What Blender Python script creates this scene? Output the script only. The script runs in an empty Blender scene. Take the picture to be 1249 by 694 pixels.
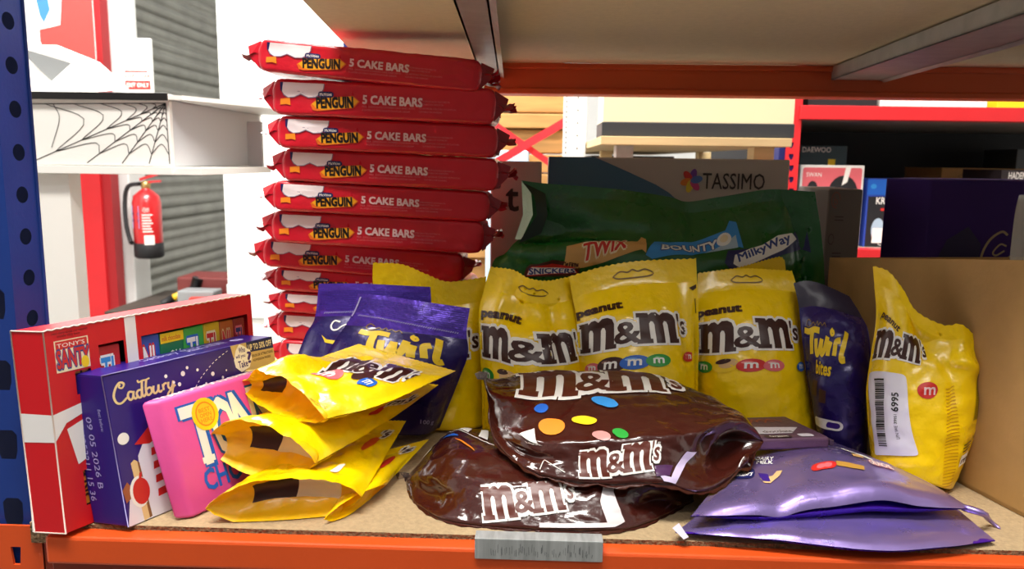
import bpy, bmesh, math, random
import numpy as np
from mathutils import Vector, noise
from math import sin, cos, pi, radians

random.seed(7)
SC = bpy.context.scene
COL = SC.collection

# ------------------------------------------------------------------ camera
FPX = 960.0
CAM = np.array([0.0, -0.6, 0.302])
PITCH, YAW, ROLL = radians(8.9), radians(1.8), radians(0.8)
def _rx(a): return np.array([[1,0,0],[0,cos(a),-sin(a)],[0,sin(a),cos(a)]])
def _rz(a): return np.array([[cos(a),-sin(a),0],[sin(a),cos(a),0],[0,0,1]])
RM = _rz(YAW) @ _rx(pi/2-PITCH) @ _rz(ROLL)
def ray(x, y): return RM @ np.array([(x-624.5)/FPX, -(y-347)/FPX, -1.0])
def P(x, y, Y):            # the point at depth Y seen at photo pixel x, y
    d = ray(x, y); return CAM + d*(Y-CAM[1])/d[1]
def G(x, y, Z=0.0):        # the point at height Z seen at photo pixel x, y
    d = ray(x, y); return CAM + d*(Z-CAM[2])/d[2]
V3 = lambda *a: np.array(a, float)

# ------------------------------------------------------------------ materials
def lin(c):
    if isinstance(c, str):
        c = [int(c[i:i+2], 16)/255 for i in (0, 2, 4)]
    return tuple((x/12.92 if x <= .04045 else ((x+.055)/1.055)**2.4) for x in c)
MATS = {}
def mat(name, col, rough=.5, metal=0., bump=0., bscale=60., var=0., vscale=8., coat=0., col2=None,
        emit=0., trans=0., alpha=1., stretch=(1,1,1), spec=.5, rvar=0.):
    if name in MATS: return MATS[name]
    m = bpy.data.materials.new(name); m.use_nodes = True
    nt = m.node_tree; b = nt.nodes['Principled BSDF']
    c = lin(col)
    b.inputs['Base Color'].default_value = (*c, 1)
    b.inputs['Roughness'].default_value = rough
    b.inputs['Metallic'].default_value = metal
    b.inputs['Specular IOR Level'].default_value = spec
    if coat:
        b.inputs['Coat Weight'].default_value = coat; b.inputs['Coat Roughness'].default_value = .12
    if emit:
        b.inputs['Emission Color'].default_value = (*c, 1); b.inputs['Emission Strength'].default_value = emit
    if trans: b.inputs['Transmission Weight'].default_value = trans
    if alpha < 1: b.inputs['Alpha'].default_value = alpha
    if bump or var or rvar:
        tc = nt.nodes.new('ShaderNodeTexCoord'); mp = nt.nodes.new('ShaderNodeMapping')
        mp.inputs['Scale'].default_value = stretch
        nt.links.new(tc.outputs['Object'], mp.inputs['Vector'])
    if var or rvar:
        n = nt.nodes.new('ShaderNodeTexNoise'); n.inputs['Scale'].default_value = vscale; n.inputs['Detail'].default_value = 5
        nt.links.new(mp.outputs[0], n.inputs['Vector'])
    if var:
        r = nt.nodes.new('ShaderNodeValToRGB')
        d = lin(col2) if col2 else tuple(x*(1-var) for x in c)
        r.color_ramp.elements[0].position = .32; r.color_ramp.elements[1].position = .68
        r.color_ramp.elements[0].color = (*d, 1); r.color_ramp.elements[1].color = (*c, 1)
        nt.links.new(n.outputs['Fac'], r.inputs['Fac']); nt.links.new(r.outputs[0], b.inputs['Base Color'])
    if rvar:
        mr = nt.nodes.new('ShaderNodeMapRange'); mr.inputs['From Min'].default_value = .3; mr.inputs['From Max'].default_value = .7
        mr.inputs['To Min'].default_value = max(.03, rough-rvar); mr.inputs['To Max'].default_value = rough+rvar
        nt.links.new(n.outputs['Fac'], mr.inputs['Value']); nt.links.new(mr.outputs[0], b.inputs['Roughness'])
    if bump:
        n2 = nt.nodes.new('ShaderNodeTexNoise'); n2.inputs['Scale'].default_value = bscale; n2.inputs['Detail'].default_value = 3
        nt.links.new(mp.outputs[0], n2.inputs['Vector'])
        bp = nt.nodes.new('ShaderNodeBump'); bp.inputs['Strength'].default_value = bump; bp.inputs['Distance'].default_value = .01
        nt.links.new(n2.outputs['Fac'], bp.inputs['Height']); nt.links.new(bp.outputs[0], b.inputs['Normal'])
    MATS[name] = m
    return m
def film(name, col, rough=.3, metal=0., bump=.12, bscale=55, coat=.35):
    return mat(name, col, rough, metal, bump, bscale, coat=coat, rvar=.08, vscale=30)
def ink(name, col, rough=.4): return mat('ink_'+name, col, rough)

YEL = film('yellow_film', 'ffd600', .3, bump=.2, coat=.5)
YELIN = film('yellow_film_inside', 'ffc800', .4)
BROWN = film('brown_film', '3c150e', .18, coat=.7, bump=.2)
BROWND = film('dark_brown_film', '3a140d', .22, coat=.5, bump=.2)
PURP = film('purple_foil', '9c86c8', .3, .75, bump=.06)
PURPD = film('violet_gusset_foil', '5a22c8', .3, .7, bump=.2)
TWP = film('deep_purple_film', '25165f', .3, .15, bump=.2)
TWS = film('shiny_purple_seal', '5c3ac0', .28, .5, bump=.25)
REDF = film('red_film', 'cf1a2c', .33, bump=.1)
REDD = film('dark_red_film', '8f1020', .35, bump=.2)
SILV = film('silver_film_back', 'b9aca4', .22, .8, bump=.3)
GREEN = film('green_film', '0f5a1a', .3, bump=.2)
GREENW = film('green_film_inside', 'b6d2b8', .35, .2, bump=.3)
WHITE = ink('white', 'f4f1ea'); CREAM = ink('cream', 'f0e2bd'); BLACK = ink('black', '141112')
CHOC = ink('chocolate', '3b170f'); GOLD = mat('ink_gold', 'd9b36a', .35, .3); IYEL = ink('yellow', 'f6cf1c')
IRED = ink('red', 'cf2a24'); IORA = ink('orange', 'ef8a1f'); IBLU = ink('blue', '1f62c4'); IGRN = ink('green', '2c9a3a')
IPNK = ink('pink', 'e2559c'); IPUR = ink('purple', '35187c'); NAVY = ink('navy', '1b1f5a'); LILAC = ink('lilac', 'a7a0d8')
GREYI = ink('grey', '8e8a88'); PALE = ink('pale_blue', 'a9c4d6'); DBLU = ink('deep_blue', '2a3f86'); SKY = ink('sky_blue', '3590d8')
TAN = ink('tan', 'd9b27c'); PINKRED = ink('faded_red', 'e06a72'); MAG = ink('magenta', '8d2a7c')

# ------------------------------------------------------------------ objects
WLOC = {}
def tag(o, label=None, cat=None, group=None, kind=None):
    if label: o['label'] = label
    if cat: o['category'] = cat
    if group: o['group'] = group
    if kind: o['kind'] = kind
    return o
def thing(name, label, cat, loc=(0,0,0), group=None):
    o = bpy.data.objects.new(name, None); COL.objects.link(o)
    o.location = loc; o.empty_display_size = .02
    WLOC[o.name] = np.array(loc, float)
    return tag(o, label, cat, group)
def mobj(name, verts, faces, mats, parent=None, fm=None, smooth=False, bevel=0., merge=0., label=None, seg=2):
    """one mesh object from world-space points; origin at its parent's (or its own base)"""
    if not isinstance(mats, (list, tuple)): mats = [mats]
    v = np.array(verts, float)
    if parent is not None: base = WLOC[parent.name]
    else: base = np.array([(v[:,0].min()+v[:,0].max())/2, (v[:,1].min()+v[:,1].max())/2, v[:,2].min()])
    me = bpy.data.meshes.new(name)
    me.from_pydata([tuple(p) for p in (v-base)], [], [tuple(int(i) for i in f) for f in faces])
    for m in mats: me.materials.append(m)
    if fm is not None: me.polygons.foreach_set('material_index', list(fm))
    if bevel or merge:
        bm = bmesh.new(); bm.from_mesh(me)
        if merge: bmesh.ops.remove_doubles(bm, verts=bm.verts, dist=merge)
        if bevel:
            es = [e for e in bm.edges if len(e.link_faces) == 2 and e.calc_face_angle(0) > .5]
            bmesh.ops.bevel(bm, geom=es, offset=bevel, segments=seg, profile=.5, affect='EDGES', clamp_overlap=True)
        bm.to_mesh(me); bm.free()
    if smooth: me.polygons.foreach_set('use_smooth', [True]*len(me.polygons))
    me.update()
    o = bpy.data.objects.new(name, me); COL.objects.link(o)
    if parent is not None:
        o.parent = parent; WLOC[o.name] = base
    else:
        o.location = base; WLOC[o.name] = base
    if label: o['label'] = label
    return o
BOXF = [(0,3,2,1),(4,5,6,7),(0,1,5,4),(1,2,6,5),(2,3,7,6),(3,0,4,7)]
def hexv(o, ex, ey, ez):
    o, ex, ey, ez = [np.array(a, float) for a in (o, ex, ey, ez)]
    return [o, o+ex, o+ex+ey, o+ey, o+ez, o+ex+ez, o+ex+ey+ez, o+ey+ez]
def hexa(name, o, ex, ey, ez, m, parent=None, bevel=.0008, **k):
    return mobj(name, hexv(o, ex, ey, ez), BOXF, m, parent, bevel=bevel, **k)
def box(name, x0, x1, y0, y1, z0, z1, m, parent=None, bevel=.001, **k):
    return hexa(name, (x0,y0,z0), (x1-x0,0,0), (0,y1-y0,0), (0,0,z1-z0), m, parent, bevel, **k)
def boxes(name, lst, m, parent=None, bevel=0., **k):
    v, f = [], []
    for (x0,x1,y0,y1,z0,z1) in lst:
        n = len(v); v += hexv((x0,y0,z0), (x1-x0,0,0), (0,y1-y0,0), (0,0,z1-z0)); f += [tuple(i+n for i in q) for q in BOXF]
    return mobj(name, v, f, m, parent, bevel=bevel, **k)
def tube_vf(path, r, n=10):
    pts = [np.array(p, float) for p in path]; v, f = [], []
    rs = r if isinstance(r, (list, tuple)) else [r]*len(pts)
    up = V3(0,0,1)
    for i, p in enumerate(pts):
        d = pts[min(i+1, len(pts)-1)]-pts[max(i-1, 0)]; d = d/np.linalg.norm(d)
        a = np.cross(d, up)
        if np.linalg.norm(a) < .05: a = np.cross(d, V3(1,0,0))
        a /= np.linalg.norm(a); b = np.cross(a, d)
        v += [p+rs[i]*(cos(2*pi*k/n)*a+sin(2*pi*k/n)*b) for k in range(n)]
    for i in range(len(pts)-1):
        f += [(i*n+k, i*n+(k+1)%n, (i+1)*n+(k+1)%n, (i+1)*n+k) for k in range(n)]
    f += [tuple(range(n)), tuple((len(pts)-1)*n+k for k in range(n))[::-1]]
    return v, f
def tube(name, path, r, m, parent=None, n=10, **k):
    v, f = tube_vf(path, r, n); return mobj(name, v, f, m, parent, smooth=True, **k)
def lathe(name, axis_o, prof, m, parent=None, n=24, **k):
    v, f = [], []; o = np.array(axis_o, float)
    for (r, z) in prof: v += [o+V3(r*cos(2*pi*i/n), r*sin(2*pi*i/n), z) for i in range(n)]
    for j in range(len(prof)-1):
        f += [(j*n+i, j*n+(i+1)%n, (j+1)*n+(i+1)%n, (j+1)*n+i) for i in range(n)]
    f += [tuple(range(n))[::-1], tuple((len(prof)-1)*n+i for i in range(n))]
    return mobj(name, v, f, m, parent, smooth=True, **k)
def outline2d(loops, name='o', depth=None):
    """fill a 2-D outline with holes -> verts, faces"""
    cu = bpy.data.curves.new(name, 'CURVE'); cu.dimensions = '2D'; cu.fill_mode = 'FRONT' if depth is None else 'BOTH'
    if depth: cu.extrude = depth
    for lp in loops:
        s = cu.splines.new('POLY'); s.points.add(len(lp)-1); s.use_cyclic_u = True
        for p, q in zip(s.points, lp): p.co = (q[0], q[1], 0, 1)
    ob = bpy.data.objects.new(name, cu); me = bpy.data.meshes.new_from_object(ob)
    v = [tuple(x.co) for x in me.vertices]; f = [tuple(p.vertices) for p in me.polygons]
    bpy.data.objects.remove(ob); bpy.data.meshes.remove(me); bpy.data.curves.remove(cu)
    return v, f

# ------------------------------------------------------------------ splines and surfaces
def crs(pts, n):
    """n points along a Catmull-Rom curve through pts, spread by length"""
    p = np.array(pts, float)
    if len(p) == 2: return p[0]+(p[1]-p[0])*np.linspace(0,1,n)[:,None]
    e = np.vstack([2*p[0]-p[1], p, 2*p[-1]-p[-2]]); out = []
    for i in range(len(p)-1):
        a, b, c, d = e[i:i+4]
        for t in np.linspace(0, 1, 16, endpoint=False):
            out.append(.5*(2*b+(c-a)*t+(2*a-5*b+4*c-d)*t*t+(3*b-3*c+d-a)*t**3))
    out.append(p[-1]); o = np.array(out)
    L = np.concatenate([[0], np.cumsum(np.linalg.norm(np.diff(o, axis=0), axis=1))])
    s = np.linspace(0, L[-1], n)
    return np.stack([np.interp(s, L, o[:,k]) for k in range(3)], 1)
def coons(L, R, B, T, nu, nv):
    L, R, B, T = crs(L, nv), crs(R, nv), crs(B, nu), crs(T, nu)
    u = np.linspace(0,1,nu)[None,:,None]; v = np.linspace(0,1,nv)[:,None,None]
    return ((1-u)*L[:,None]+u*R[:,None]+(1-v)*B[None]+v*T[None]
            -((1-u)*(1-v)*L[0]+u*(1-v)*R[0]+(1-u)*v*L[-1]+u*v*R[-1]))
def rails(rs, nu, nv):
    """surface through a list of cross curves: rows run along each curve"""
    rows = [crs(r, nu) for r in rs]
    return np.stack([crs([r[i] for r in rows], nv) for i in range(nu)], 1)
def normals(S):
    du = np.gradient(S, axis=1); dv = np.gradient(S, axis=0)
    n = np.cross(du, dv); l = np.linalg.norm(n, axis=2, keepdims=True); l[l < 1e-12] = 1
    return n/l
def wrinkle(S, N, amp, fr, seed=0, mask=None, aniso=(1,1,1)):
    out = S.copy(); off = Vector((seed*7.31, seed*3.17, seed*1.7))
    for j in range(S.shape[0]):
        for i in range(S.shape[1]):
            p = Vector(S[j,i]*aniso)*fr+off
            a = 1-2*abs(noise.noise(p)); b = noise.noise(p*2.1+Vector((9,2,5))); c = 1-2*abs(noise.noise(p*2.9))
            d = amp*(.55*a+.5*b+.25*c-.15)
            out[j,i] += N[j,i]*d*(1 if mask is None else mask[j,i])
    return out
class Surf:
    def __init__(s, S, flip=False, W=None, H=None):
        s.S = S; s.N = normals(S)*(-1 if flip else 1); s.nv, s.nu = S.shape[:2]
        s.W = W or 1.; s.H = H or 1.
    @staticmethod
    def plane(o, ex, ey, W=None, H=None):
        o, ex, ey = [np.array(a, float) for a in (o, ex, ey)]
        return Surf(np.array([[o, o+ex],[o+ey, o+ex+ey]]), False, W or float(np.linalg.norm(ex)), H or float(np.linalg.norm(ey)))
    def at(s, u, v, off):
        x = min(max(u, 0), 1)*(s.nu-1); y = min(max(v, 0), 1)*(s.nv-1)
        i = min(int(x), s.nu-2); j = min(int(y), s.nv-2); a, b = x-i, y-j
        w = ((1-a)*(1-b), a*(1-b), (1-a)*b, a*b)
        q = lambda A: w[0]*A[j,i]+w[1]*A[j,i+1]+w[2]*A[j+1,i]+w[3]*A[j+1,i+1]
        return q(s.S)+q(s.N)*off
def grid_vf(S, base=0, flip=False):
    nv, nu = S.shape[:2]; f = []
    for j in range(nv-1):
        for i in range(nu-1):
            a = base+j*nu+i; q = (a, a+1, a+nu+1, a+nu); f.append(q[::-1] if flip else q)
    return [p for r in S for p in r], f
def sheets(name, lst, mats, parent=None, merge=2e-5, fm=None, label=None):
    v, f, fmi = [], [], []
    for k, it in enumerate(lst):
        S, flip = it[0], it[1]; mi = it[2] if len(it) > 2 else 0
        a, b = grid_vf(S, len(v), flip); v += a; f += b
        fmi += ([mi]*len(b) if not callable(mi) else [mi(i/(S.shape[1]-1), j/(S.shape[0]-1)) for j in range(S.shape[0]-1) for i in range(S.shape[1]-1)])
    return mobj(name, v, f, mats, parent, fm=fmi, smooth=True, merge=merge, label=label)

# ------------------------------------------------------------------ printed artwork on surfaces
_TX = {}
def text2d(s, bold=0.):
    k = (s, round(bold, 4))
    if k not in _TX:
        cu = bpy.data.curves.new('t', 'FONT'); cu.body = s; cu.offset = bold; cu.resolution_u = 2; cu.fill_mode = 'FRONT'
        ob = bpy.data.objects.new('t', cu); me = bpy.data.meshes.new_from_object(ob)
        _TX[k] = (np.array([tuple(x.co)[:2] for x in me.vertices]) if len(me.vertices) else np.zeros((0,2)), [tuple(p.vertices) for p in me.polygons])
        bpy.data.objects.remove(ob); bpy.data.meshes.remove(me); bpy.data.curves.remove(cu)
    return _TX[k]
M_GLYPH = [(-.06,1),(.31,1),(.33,.93),(.44,1.01),(.58,1.02),(.7,.92),(.84,1.02),(1.02,1.02),(1.17,.94),(1.23,.78),(1.23,.14),(1.3,.14),(1.3,0),
           (.95,0),(.95,.6),(.91,.7),(.84,.72),(.78,.64),(.78,0),(.5,0),(.5,.6),(.46,.7),(.39,.72),(.33,.64),(.33,.14),(.4,.14),(.4,0),(-.06,0),(-.06,.14),(.03,.14),(.03,.85),(-.06,.85)]
class Art:
    """collects flat shapes (in the surface's own W x H units) and lays them on it as one mesh"""
    def __init__(s, surf, off=.0006, cuts=0):
        s.f = surf; s.off = off; s.cuts = cuts; s.items = []; s.mats = []; s.xf = (0, 0, 1, 1, 0, 0)
    def _t(s, p):
        ox, oy, sx, sy, r, sh = s.xf; x, y = p[0]*sx+p[1]*sh, p[1]*sy
        return (ox+x*cos(r)-y*sin(r), oy+x*sin(r)+y*cos(r))
    def _add(s, v, f, m):
        if m not in s.mats: s.mats.append(m)
        s.items.append(([s._t(p) for p in v], f, s.mats.index(m)))
    def poly(s, pts, m, holes=()):
        if holes or len(pts) > 4:
            v, f = outline2d([pts, *holes]); s._add([p[:2] for p in v], f, m)
        else: s._add(pts, [tuple(range(len(pts)))], m)
    def rect(s, x0, y0, x1, y1, m): s.poly([(x0,y0),(x1,y0),(x1,y1),(x0,y1)], m)
    def ell(s, cx, cy, rx, ry, m, rot=0, n=20):
        c, d = cos(rot), sin(rot)
        s._add([(cx+c*rx*cos(2*pi*k/n)-d*ry*sin(2*pi*k/n), cy+d*rx*cos(2*pi*k/n)+c*ry*sin(2*pi*k/n)) for k in range(n)], [tuple(range(n))], m)
    def rrect(s, x0, y0, x1, y1, r, m):
        p = []
        for cx, cy, a in ((x1-r,y0+r,-90),(x1-r,y1-r,0),(x0+r,y1-r,90),(x0+r,y0+r,180)):
            p += [(cx+r*cos(radians(a+t)), cy+r*sin(radians(a+t))) for t in (0,30,60,90)]
        s._add(p, [tuple(range(len(p)))], m)
    def stroke(s, pts, w, m, closed=False, n=None, smooth=True, taper=False):
        p = [(*q, 0) for q in pts]
        if closed: p = p+[p[0]]
        q = (crs(p, n or 6*len(p)) if smooth else np.array(p, float))[:, :2]
        if not smooth: 
            q = np.array(q)
        d = np.gradient(q, axis=0) if smooth else np.array([(q[min(i+1,len(q)-1)]-q[i])/max(1e-9,np.linalg.norm(q[min(i+1,len(q)-1)]-q[i]))+(q[i]-q[max(i-1,0)])/max(1e-9,np.linalg.norm(q[i]-q[max(i-1,0)])) for i in range(len(q))])
        if closed: d[0] = d[-1] = d[0]+d[-1]
        l = np.linalg.norm(d, axis=1); l[l < 1e-9] = 1; d = d/l[:,None]
        nn = np.stack([-d[:,1], d[:,0]], 1)
        ws = np.full(len(q), w/2)
        if taper: ws = w/2*(.35+.65*np.sin(np.linspace(0.15, pi-.15, len(q))))
        v = np.vstack([q+nn*ws[:,None], q-nn*ws[:,None]]); N = len(q)
        s._add([tuple(x) for x in v], [(i+N, i+1+N, i+1, i) for i in range(N-1)], m)
    def text(s, t, x, y, h, m, w=None, bold=0., rot=0., ol=None, shear=0., align='L'):
        """string with its box's lower-left corner at x, y, height h, width w"""
        v0, f0 = text2d(t, 0)
        if not len(v0): return
        lo, hi = v0.min(0), v0.max(0); sy = h/(hi[1]-lo[1]); sx = sy if w is None else w/(hi[0]-lo[0])
        ww = (hi[0]-lo[0])*sx
        dx = 0 if align == 'L' else (-ww/2 if align == 'C' else -ww)
        old = s.xf
        c, d = cos(rot), sin(rot); k = .7071
        dirs = lambda r, n: [(0, 0)] if r <= 0 else [(r*cos(2*pi*(i+.5)/n), r*sin(2*pi*(i+.5)/n)) for i in range(n)]
        for (b, mm, n) in ([(bold+ol[1], ol[0], 8)] if ol else [])+[(bold*.7, m, 4)]:
            for (bx, by) in dirs(b, n):
                q = [((p[0]+bx-lo[0])*sx+dx, (p[1]+by-lo[1])*sy) for p in v0]
                q = [(x+(a+e*shear)*c-e*d, y+(a+e*shear)*d+e*c) for a, e in q]
                s._add(q, f0, mm)
        s.xf = old
    def mm(s, x, y, w, h, rot=0., body=CHOC, edge=WHITE, shear=.0):
        """the chunky two-letter logo with its ampersand, pale outline, body colour inside"""
        old = s.xf; sx = w/3.55
        s.xf = (x, y, sx, h, rot, shear*sx); k = h/sx
        g1 = [(p[0], p[1]) for p in M_GLYPH]; g2 = [(p[0]*.98+1.95, p[1]*1.0+.06) for p in M_GLYPH]
        e = .2
        for g in (g1, g2): s.stroke(g, e, edge, closed=True, smooth=False); 
        for g in (g1, g2): s.poly([(min(a for a,_ in g)+.05,.0+(g is g2)*.06),(max(a for a,_ in g)-.05,.0+(g is g2)*.06),(max(a for a,_ in g)-.05,.95),(min(a for a,_ in g)+.05,.95)], edge)
        s.text('&', 1.25, .12, .66, body, w=.74, bold=.035, ol=(edge, .1))
        s.text("'s", 3.24, .36, .68, body, w=.38, bold=.03, ol=(edge, .1))
        for g in (g1, g2): s.poly(g, body)
        s.text('&', 1.25, .12, .66, body, w=.74, bold=.035)
        s.xf = old
    def lentil(s, x, y, r, m, rot=0., mark=True, ry=None):
        s.ell(x, y, r, ry or r*.72, m, rot)
        s.ell(x-r*.25, y+(ry or r*.72)*.45, r*.42, (ry or r*.72)*.2, WHITE if False else LIGHT[m.name], rot)
        if mark: s.text('m', x, y-r*.3, r*.6, WHITE, bold=.04, rot=rot, align='C')
    def build(s, name, parent, label=None, order=5e-5):
        if s.f.nu == 2 and s.f.nv == 2: s.off = .0007 if s.off > .0011 else min(s.off, .00025); order = 2.5e-5
        F = s.f; V, FF, FM = [], [], []; lay = -1; pm = -1
        for k, (v, f, mi) in enumerate(s.items):
            v = [(p[0]/F.W, p[1]/F.H) for p in v]
            if mi != pm: lay += 1; pm = mi
            if s.cuts:
                bm = bmesh.new(); vs = [bm.verts.new((p[0], p[1], 0)) for p in v]
                for q in f:
                    try: bm.faces.new([vs[i] for i in q])
                    except ValueError: pass
                a = np.array(v)
                for ax in (0, 1):
                    lo, hi = a[:,ax].min(), a[:,ax].max(); n = s.cuts
                    for c in range(math.ceil(lo*n), math.floor(hi*n)+1):
                        co = [0,0,0]; no = [0,0,0]; co[ax] = c/n; no[ax] = 1
                        bmesh.ops.bisect_plane(bm, geom=bm.verts[:]+bm.edges[:]+bm.faces[:], plane_co=co, plane_no=no, dist=1e-6)
                bm.verts.index_update()
                v = [(x.co.x, x.co.y) for x in bm.verts]; f = [tuple(x.index for x in q.verts) for q in bm.faces]; bm.free()
            n = len(V); V += [F.at(p[0], p[1], s.off+lay*order+k*4e-6) for p in v]
            FF += [tuple(i+n for i in q) for q in f]; FM += [mi]*len(f)
        if not V: return None
        return mobj(name, V, FF, s.mats, parent, fm=FM, label=label, smooth=bool(s.cuts))
LIGHT = {}
for _m, _c in ((IRED,'ef8a80'),(IBLU,'7fb2f0'),(IGRN,'86cf8c'),(IORA,'ffc987'),(IYEL,'fff0a0'),(CHOC,'8a5f52'),(IPNK,'f7a6cc'),(PINKRED,'f3b6b2')):
    LIGHT[_m.name] = ink('light_'+_m.name, _c)

# ================================================================== the setting
PLASTER = mat('white_plaster', 'f1f1ee', .8, var=.06, vscale=2, bump=.05)
CONC = mat('grey_concrete', '8c8880', .8, var=.25, vscale=3, bump=.2)
SHUT = mat('grey_shutter_steel', '9a9a92', .45, .5, var=.25, vscale=5)
WMELA = mat('white_melamine', 'f2f2ee', .4)
WPAINT = mat('white_paint', 'f0f0ec', .5, var=.08, vscale=6)
REDP = mat('red_paint', 'd4242a', .45, var=.12, vscale=6)
REDPD = mat('shaded_red_paint', 'a3161d', .5)
ORANGE = mat('orange_powder_coat', 'd8501a', .42, bump=.03, bscale=300, var=.06, vscale=12)
BLUE = mat('blue_powder_coat', '1c3a86', .35, bump=.03, bscale=300, var=.1, vscale=15)
GALV = mat('galvanised_steel', 'b9bab6', .4, .5, var=.18, vscale=40, bump=.05)
GALVP = mat('label_plate_steel', 'c4c8c8', .42, .55, var=.3, vscale=40, stretch=(6,1,.5))
CHIP = mat('raw_chipboard', 'b39a75', .85, var=.2, vscale=260, bump=.25, bscale=420)
CHIPE = mat('chipboard_edge', '9a7a55', .95, var=.6, vscale=300, bump=.8, bscale=380)
BOARDU = mat('pale_chipboard_underside', 'dac7a2', .8, var=.08, vscale=120, bump=.08, bscale=300)
KRAFT = mat('kraft_cardboard', 'b08850', .8, var=.07, vscale=60, bump=.05, bscale=200)
KRAFTD = mat('brown_cardboard', '8a6a45', .8, var=.1, vscale=60)
PLY = mat('pale_plywood', 'd8bd8a', .7, var=.2, vscale=6, stretch=(1,1,8))
TIMBER = mat('sawn_timber', 'c48f50', .7, var=.3, vscale=5, stretch=(1,1,10))
DARKB = mat('black_card', '16161a', .6)
TEAL = mat('dark_teal_card', '33484f', .6)
CREAMB = mat('cream_card', 'f1e3ba', .6)
CARDW = mat('white_card', 'eceae4', .5)
CARDG = mat('grey_card', '6f6661', .6)
TASW = mat('printed_pale_card', 'c9bcb2', .5)
TASB = mat('printed_slate_blue_card', '4d7290', .5)
PURB = mat('deep_purple_card', '432c72', .85, var=.25, vscale=5, bump=.03, spec=.15)

def structure(o): o['kind'] = 'structure'; return o
structure(box('floor', -2.6, 3.2, -1.5, 6.2, -1.15, -1.1, CONC, bevel=0))
structure(box('wall_left', -2.75, -2.6, -1.5, 6.2, -1.1, 2.6, PLASTER, bevel=0))
structure(box('wall_back', -2.6, 3.2, 6.2, 6.35, -1.1, 2.6, PLASTER, bevel=0))
structure(box('wall_right', 3.2, 3.35, -1.5, 6.2, -1.1, 2.6, PLASTER, bevel=0))
# red and white door posts on the left wall
t = thing('door_frame', 'red painted post with its right side in a shaded red beside the white pillar', 'door frame', (-2.5,3.85,-1.1))
box('frame_face', -2.6, -2.475, 3.8, 3.9, -1.1, 2.6, REDP, t); box('frame_side', -2.475, -2.42, 3.815, 3.9, -1.1, 2.6, REDPD, t, label='side strip in a shaded red')  # side strip's darker red paints in the shade of that face
structure(box('trim_1', -2.6, -2.385, 3.95, 4.15, -1.1, 2.6, WPAINT, bevel=.01))
structure(box('trim_2', -2.6, -2.56, 3.0, 3.4, -1.1, 2.6, WPAINT, bevel=.01))
pp = thing('wall_pipe', 'pale grey vertical pipe with a bent hook on the white wall', 'pipe', (-2.45,3.3,-1.1))
tube('pipe', [(-2.5,3.3,-1.1),(-2.5,3.3,2.5)], .03, mat('pale_grey_paint', 'c9ccc9', .5), pp)
tube('hook', [P(43,226,2.6),P(44,246,2.6),P(48,255,2.6),P(62,257,2.6),P(64,250,2.6)], .012, mat('grey_wire', 'b4b6b6', .4), pp)
# roller shutter, part of the left wall
pv, pf = [], []; n = 0
zz = np.linspace(-1.1, 2.5, 230)
for z in zz:
    ph = ((z+1.1)/.075) % 1; dx = .03*abs(sin(pi*ph))**.6
    pv += [(-2.56+dx, 4.2, z), (-2.56+dx, 6.15, z)]
for i in range(len(zz)-1): pf.append((2*i, 2*i+1, 2*i+3, 2*i+2))
sh = thing('roller_shutter', 'grey steel roller shutter with horizontal slats behind the fire extinguisher', 'shutter', (-2.56,5.1,-1.1))
mobj('slat_curtain', pv, pf, SHUT, sh, smooth=False)
box('guide_rail', -2.6, -2.5, 4.15, 4.2, -1.1, 2.5, SHUT, sh)
# white partition to the right of the shutter
wp = thing('white_partition', 'tall plain white partition panel between the shutter and the red cake bar stack', 'panel', (-1.05,2.6,-1.1))
box('panel', -1.285, -.93, 2.6, 2.66, -1.1, 2.4, WMELA, wp); box('edge_panel', -.93, -.6, 2.57, 2.66, -1.1, 2.4, mat('pale_green_white_paint', 'e0e8e2', .5), wp, label='pale greenish edge panel')
box('base_rail', -1.285, -.93, 2.585, 2.6, -.36, -.22, mat('light_grey_paint', 'cfd2d0', .5), wp)

# fire extinguisher on the white pillar
ec = P(184, 265, 3.9); ex, ey = ec[0]+.0, 3.86
z0, z1 = P(184,313,3.9)[2], P(184,232,3.9)[2]
e = thing('fire_extinguisher', 'red fire extinguisher with black hose hanging in front of the roller shutter', 'fire extinguisher', (ex,ey,z0))
H = z1-z0; RB = mat('extinguisher_red', 'd01f24', .3, coat=.5); RUB = mat('black_rubber', '1b1b1d', .6)
lathe('body', (ex,ey,z0), [(.07,.075),(.078,.09),(.078,H*.82),(.07,H*.92),(.04,H*.99),(.022,H*1.02),(.022,H*1.08)], RB, e)
lathe('base_skirt', (ex,ey,z0), [(.068,0),(.08,.01),(.08,.085),(.076,.09)], RUB, e)
lathe('valve', (ex,ey,z0), [(.02,H*1.02),(.026,H*1.05),(.026,H*1.12),(.015,H*1.14)], mat('brass', 'c7a66a', .3, .8), e)
mobj('lever', hexv((ex-.03,ey-.01,z0+H*1.14),(.13,0,.04),(0,.02,0),(0,0,.015))+hexv((ex-.02,ey-.01,z0+H*1.1),(.11,0,.01),(0,.02,0),(0,0,.012)), BOXF+[tuple(i+8 for i in q) for q in BOXF], RB, e)
tube('hose', crs([(ex-.02,ey-.02,z0+H*1.1),(ex-.085,ey-.03,z0+H*1.06),(ex-.11,ey-.03,z0+H*.85),(ex-.1,ey-.05,z0+H*.5),(ex-.075,ey-.06,z0+H*.25),(ex-.06,ey-.07,z0+.09)], 24), .012, RUB, e)
cyl = lambda th0, th1, za, zb: Surf(np.array([[(ex+.0795*sin(a), ey-.0795*cos(a), z) for a in np.linspace(th0, th1, 12)] for z in (za, zb)]), W=10, H=10)
a = Art(cyl(-.9,-.1,z0+H*.45,z0+H*.78)); a.rect(0,0,10,10,LILAC); a.rect(1,6,9,7,NAVY); a.rect(1,3,9,4,NAVY); a.build('instruction_label', e)
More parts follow.
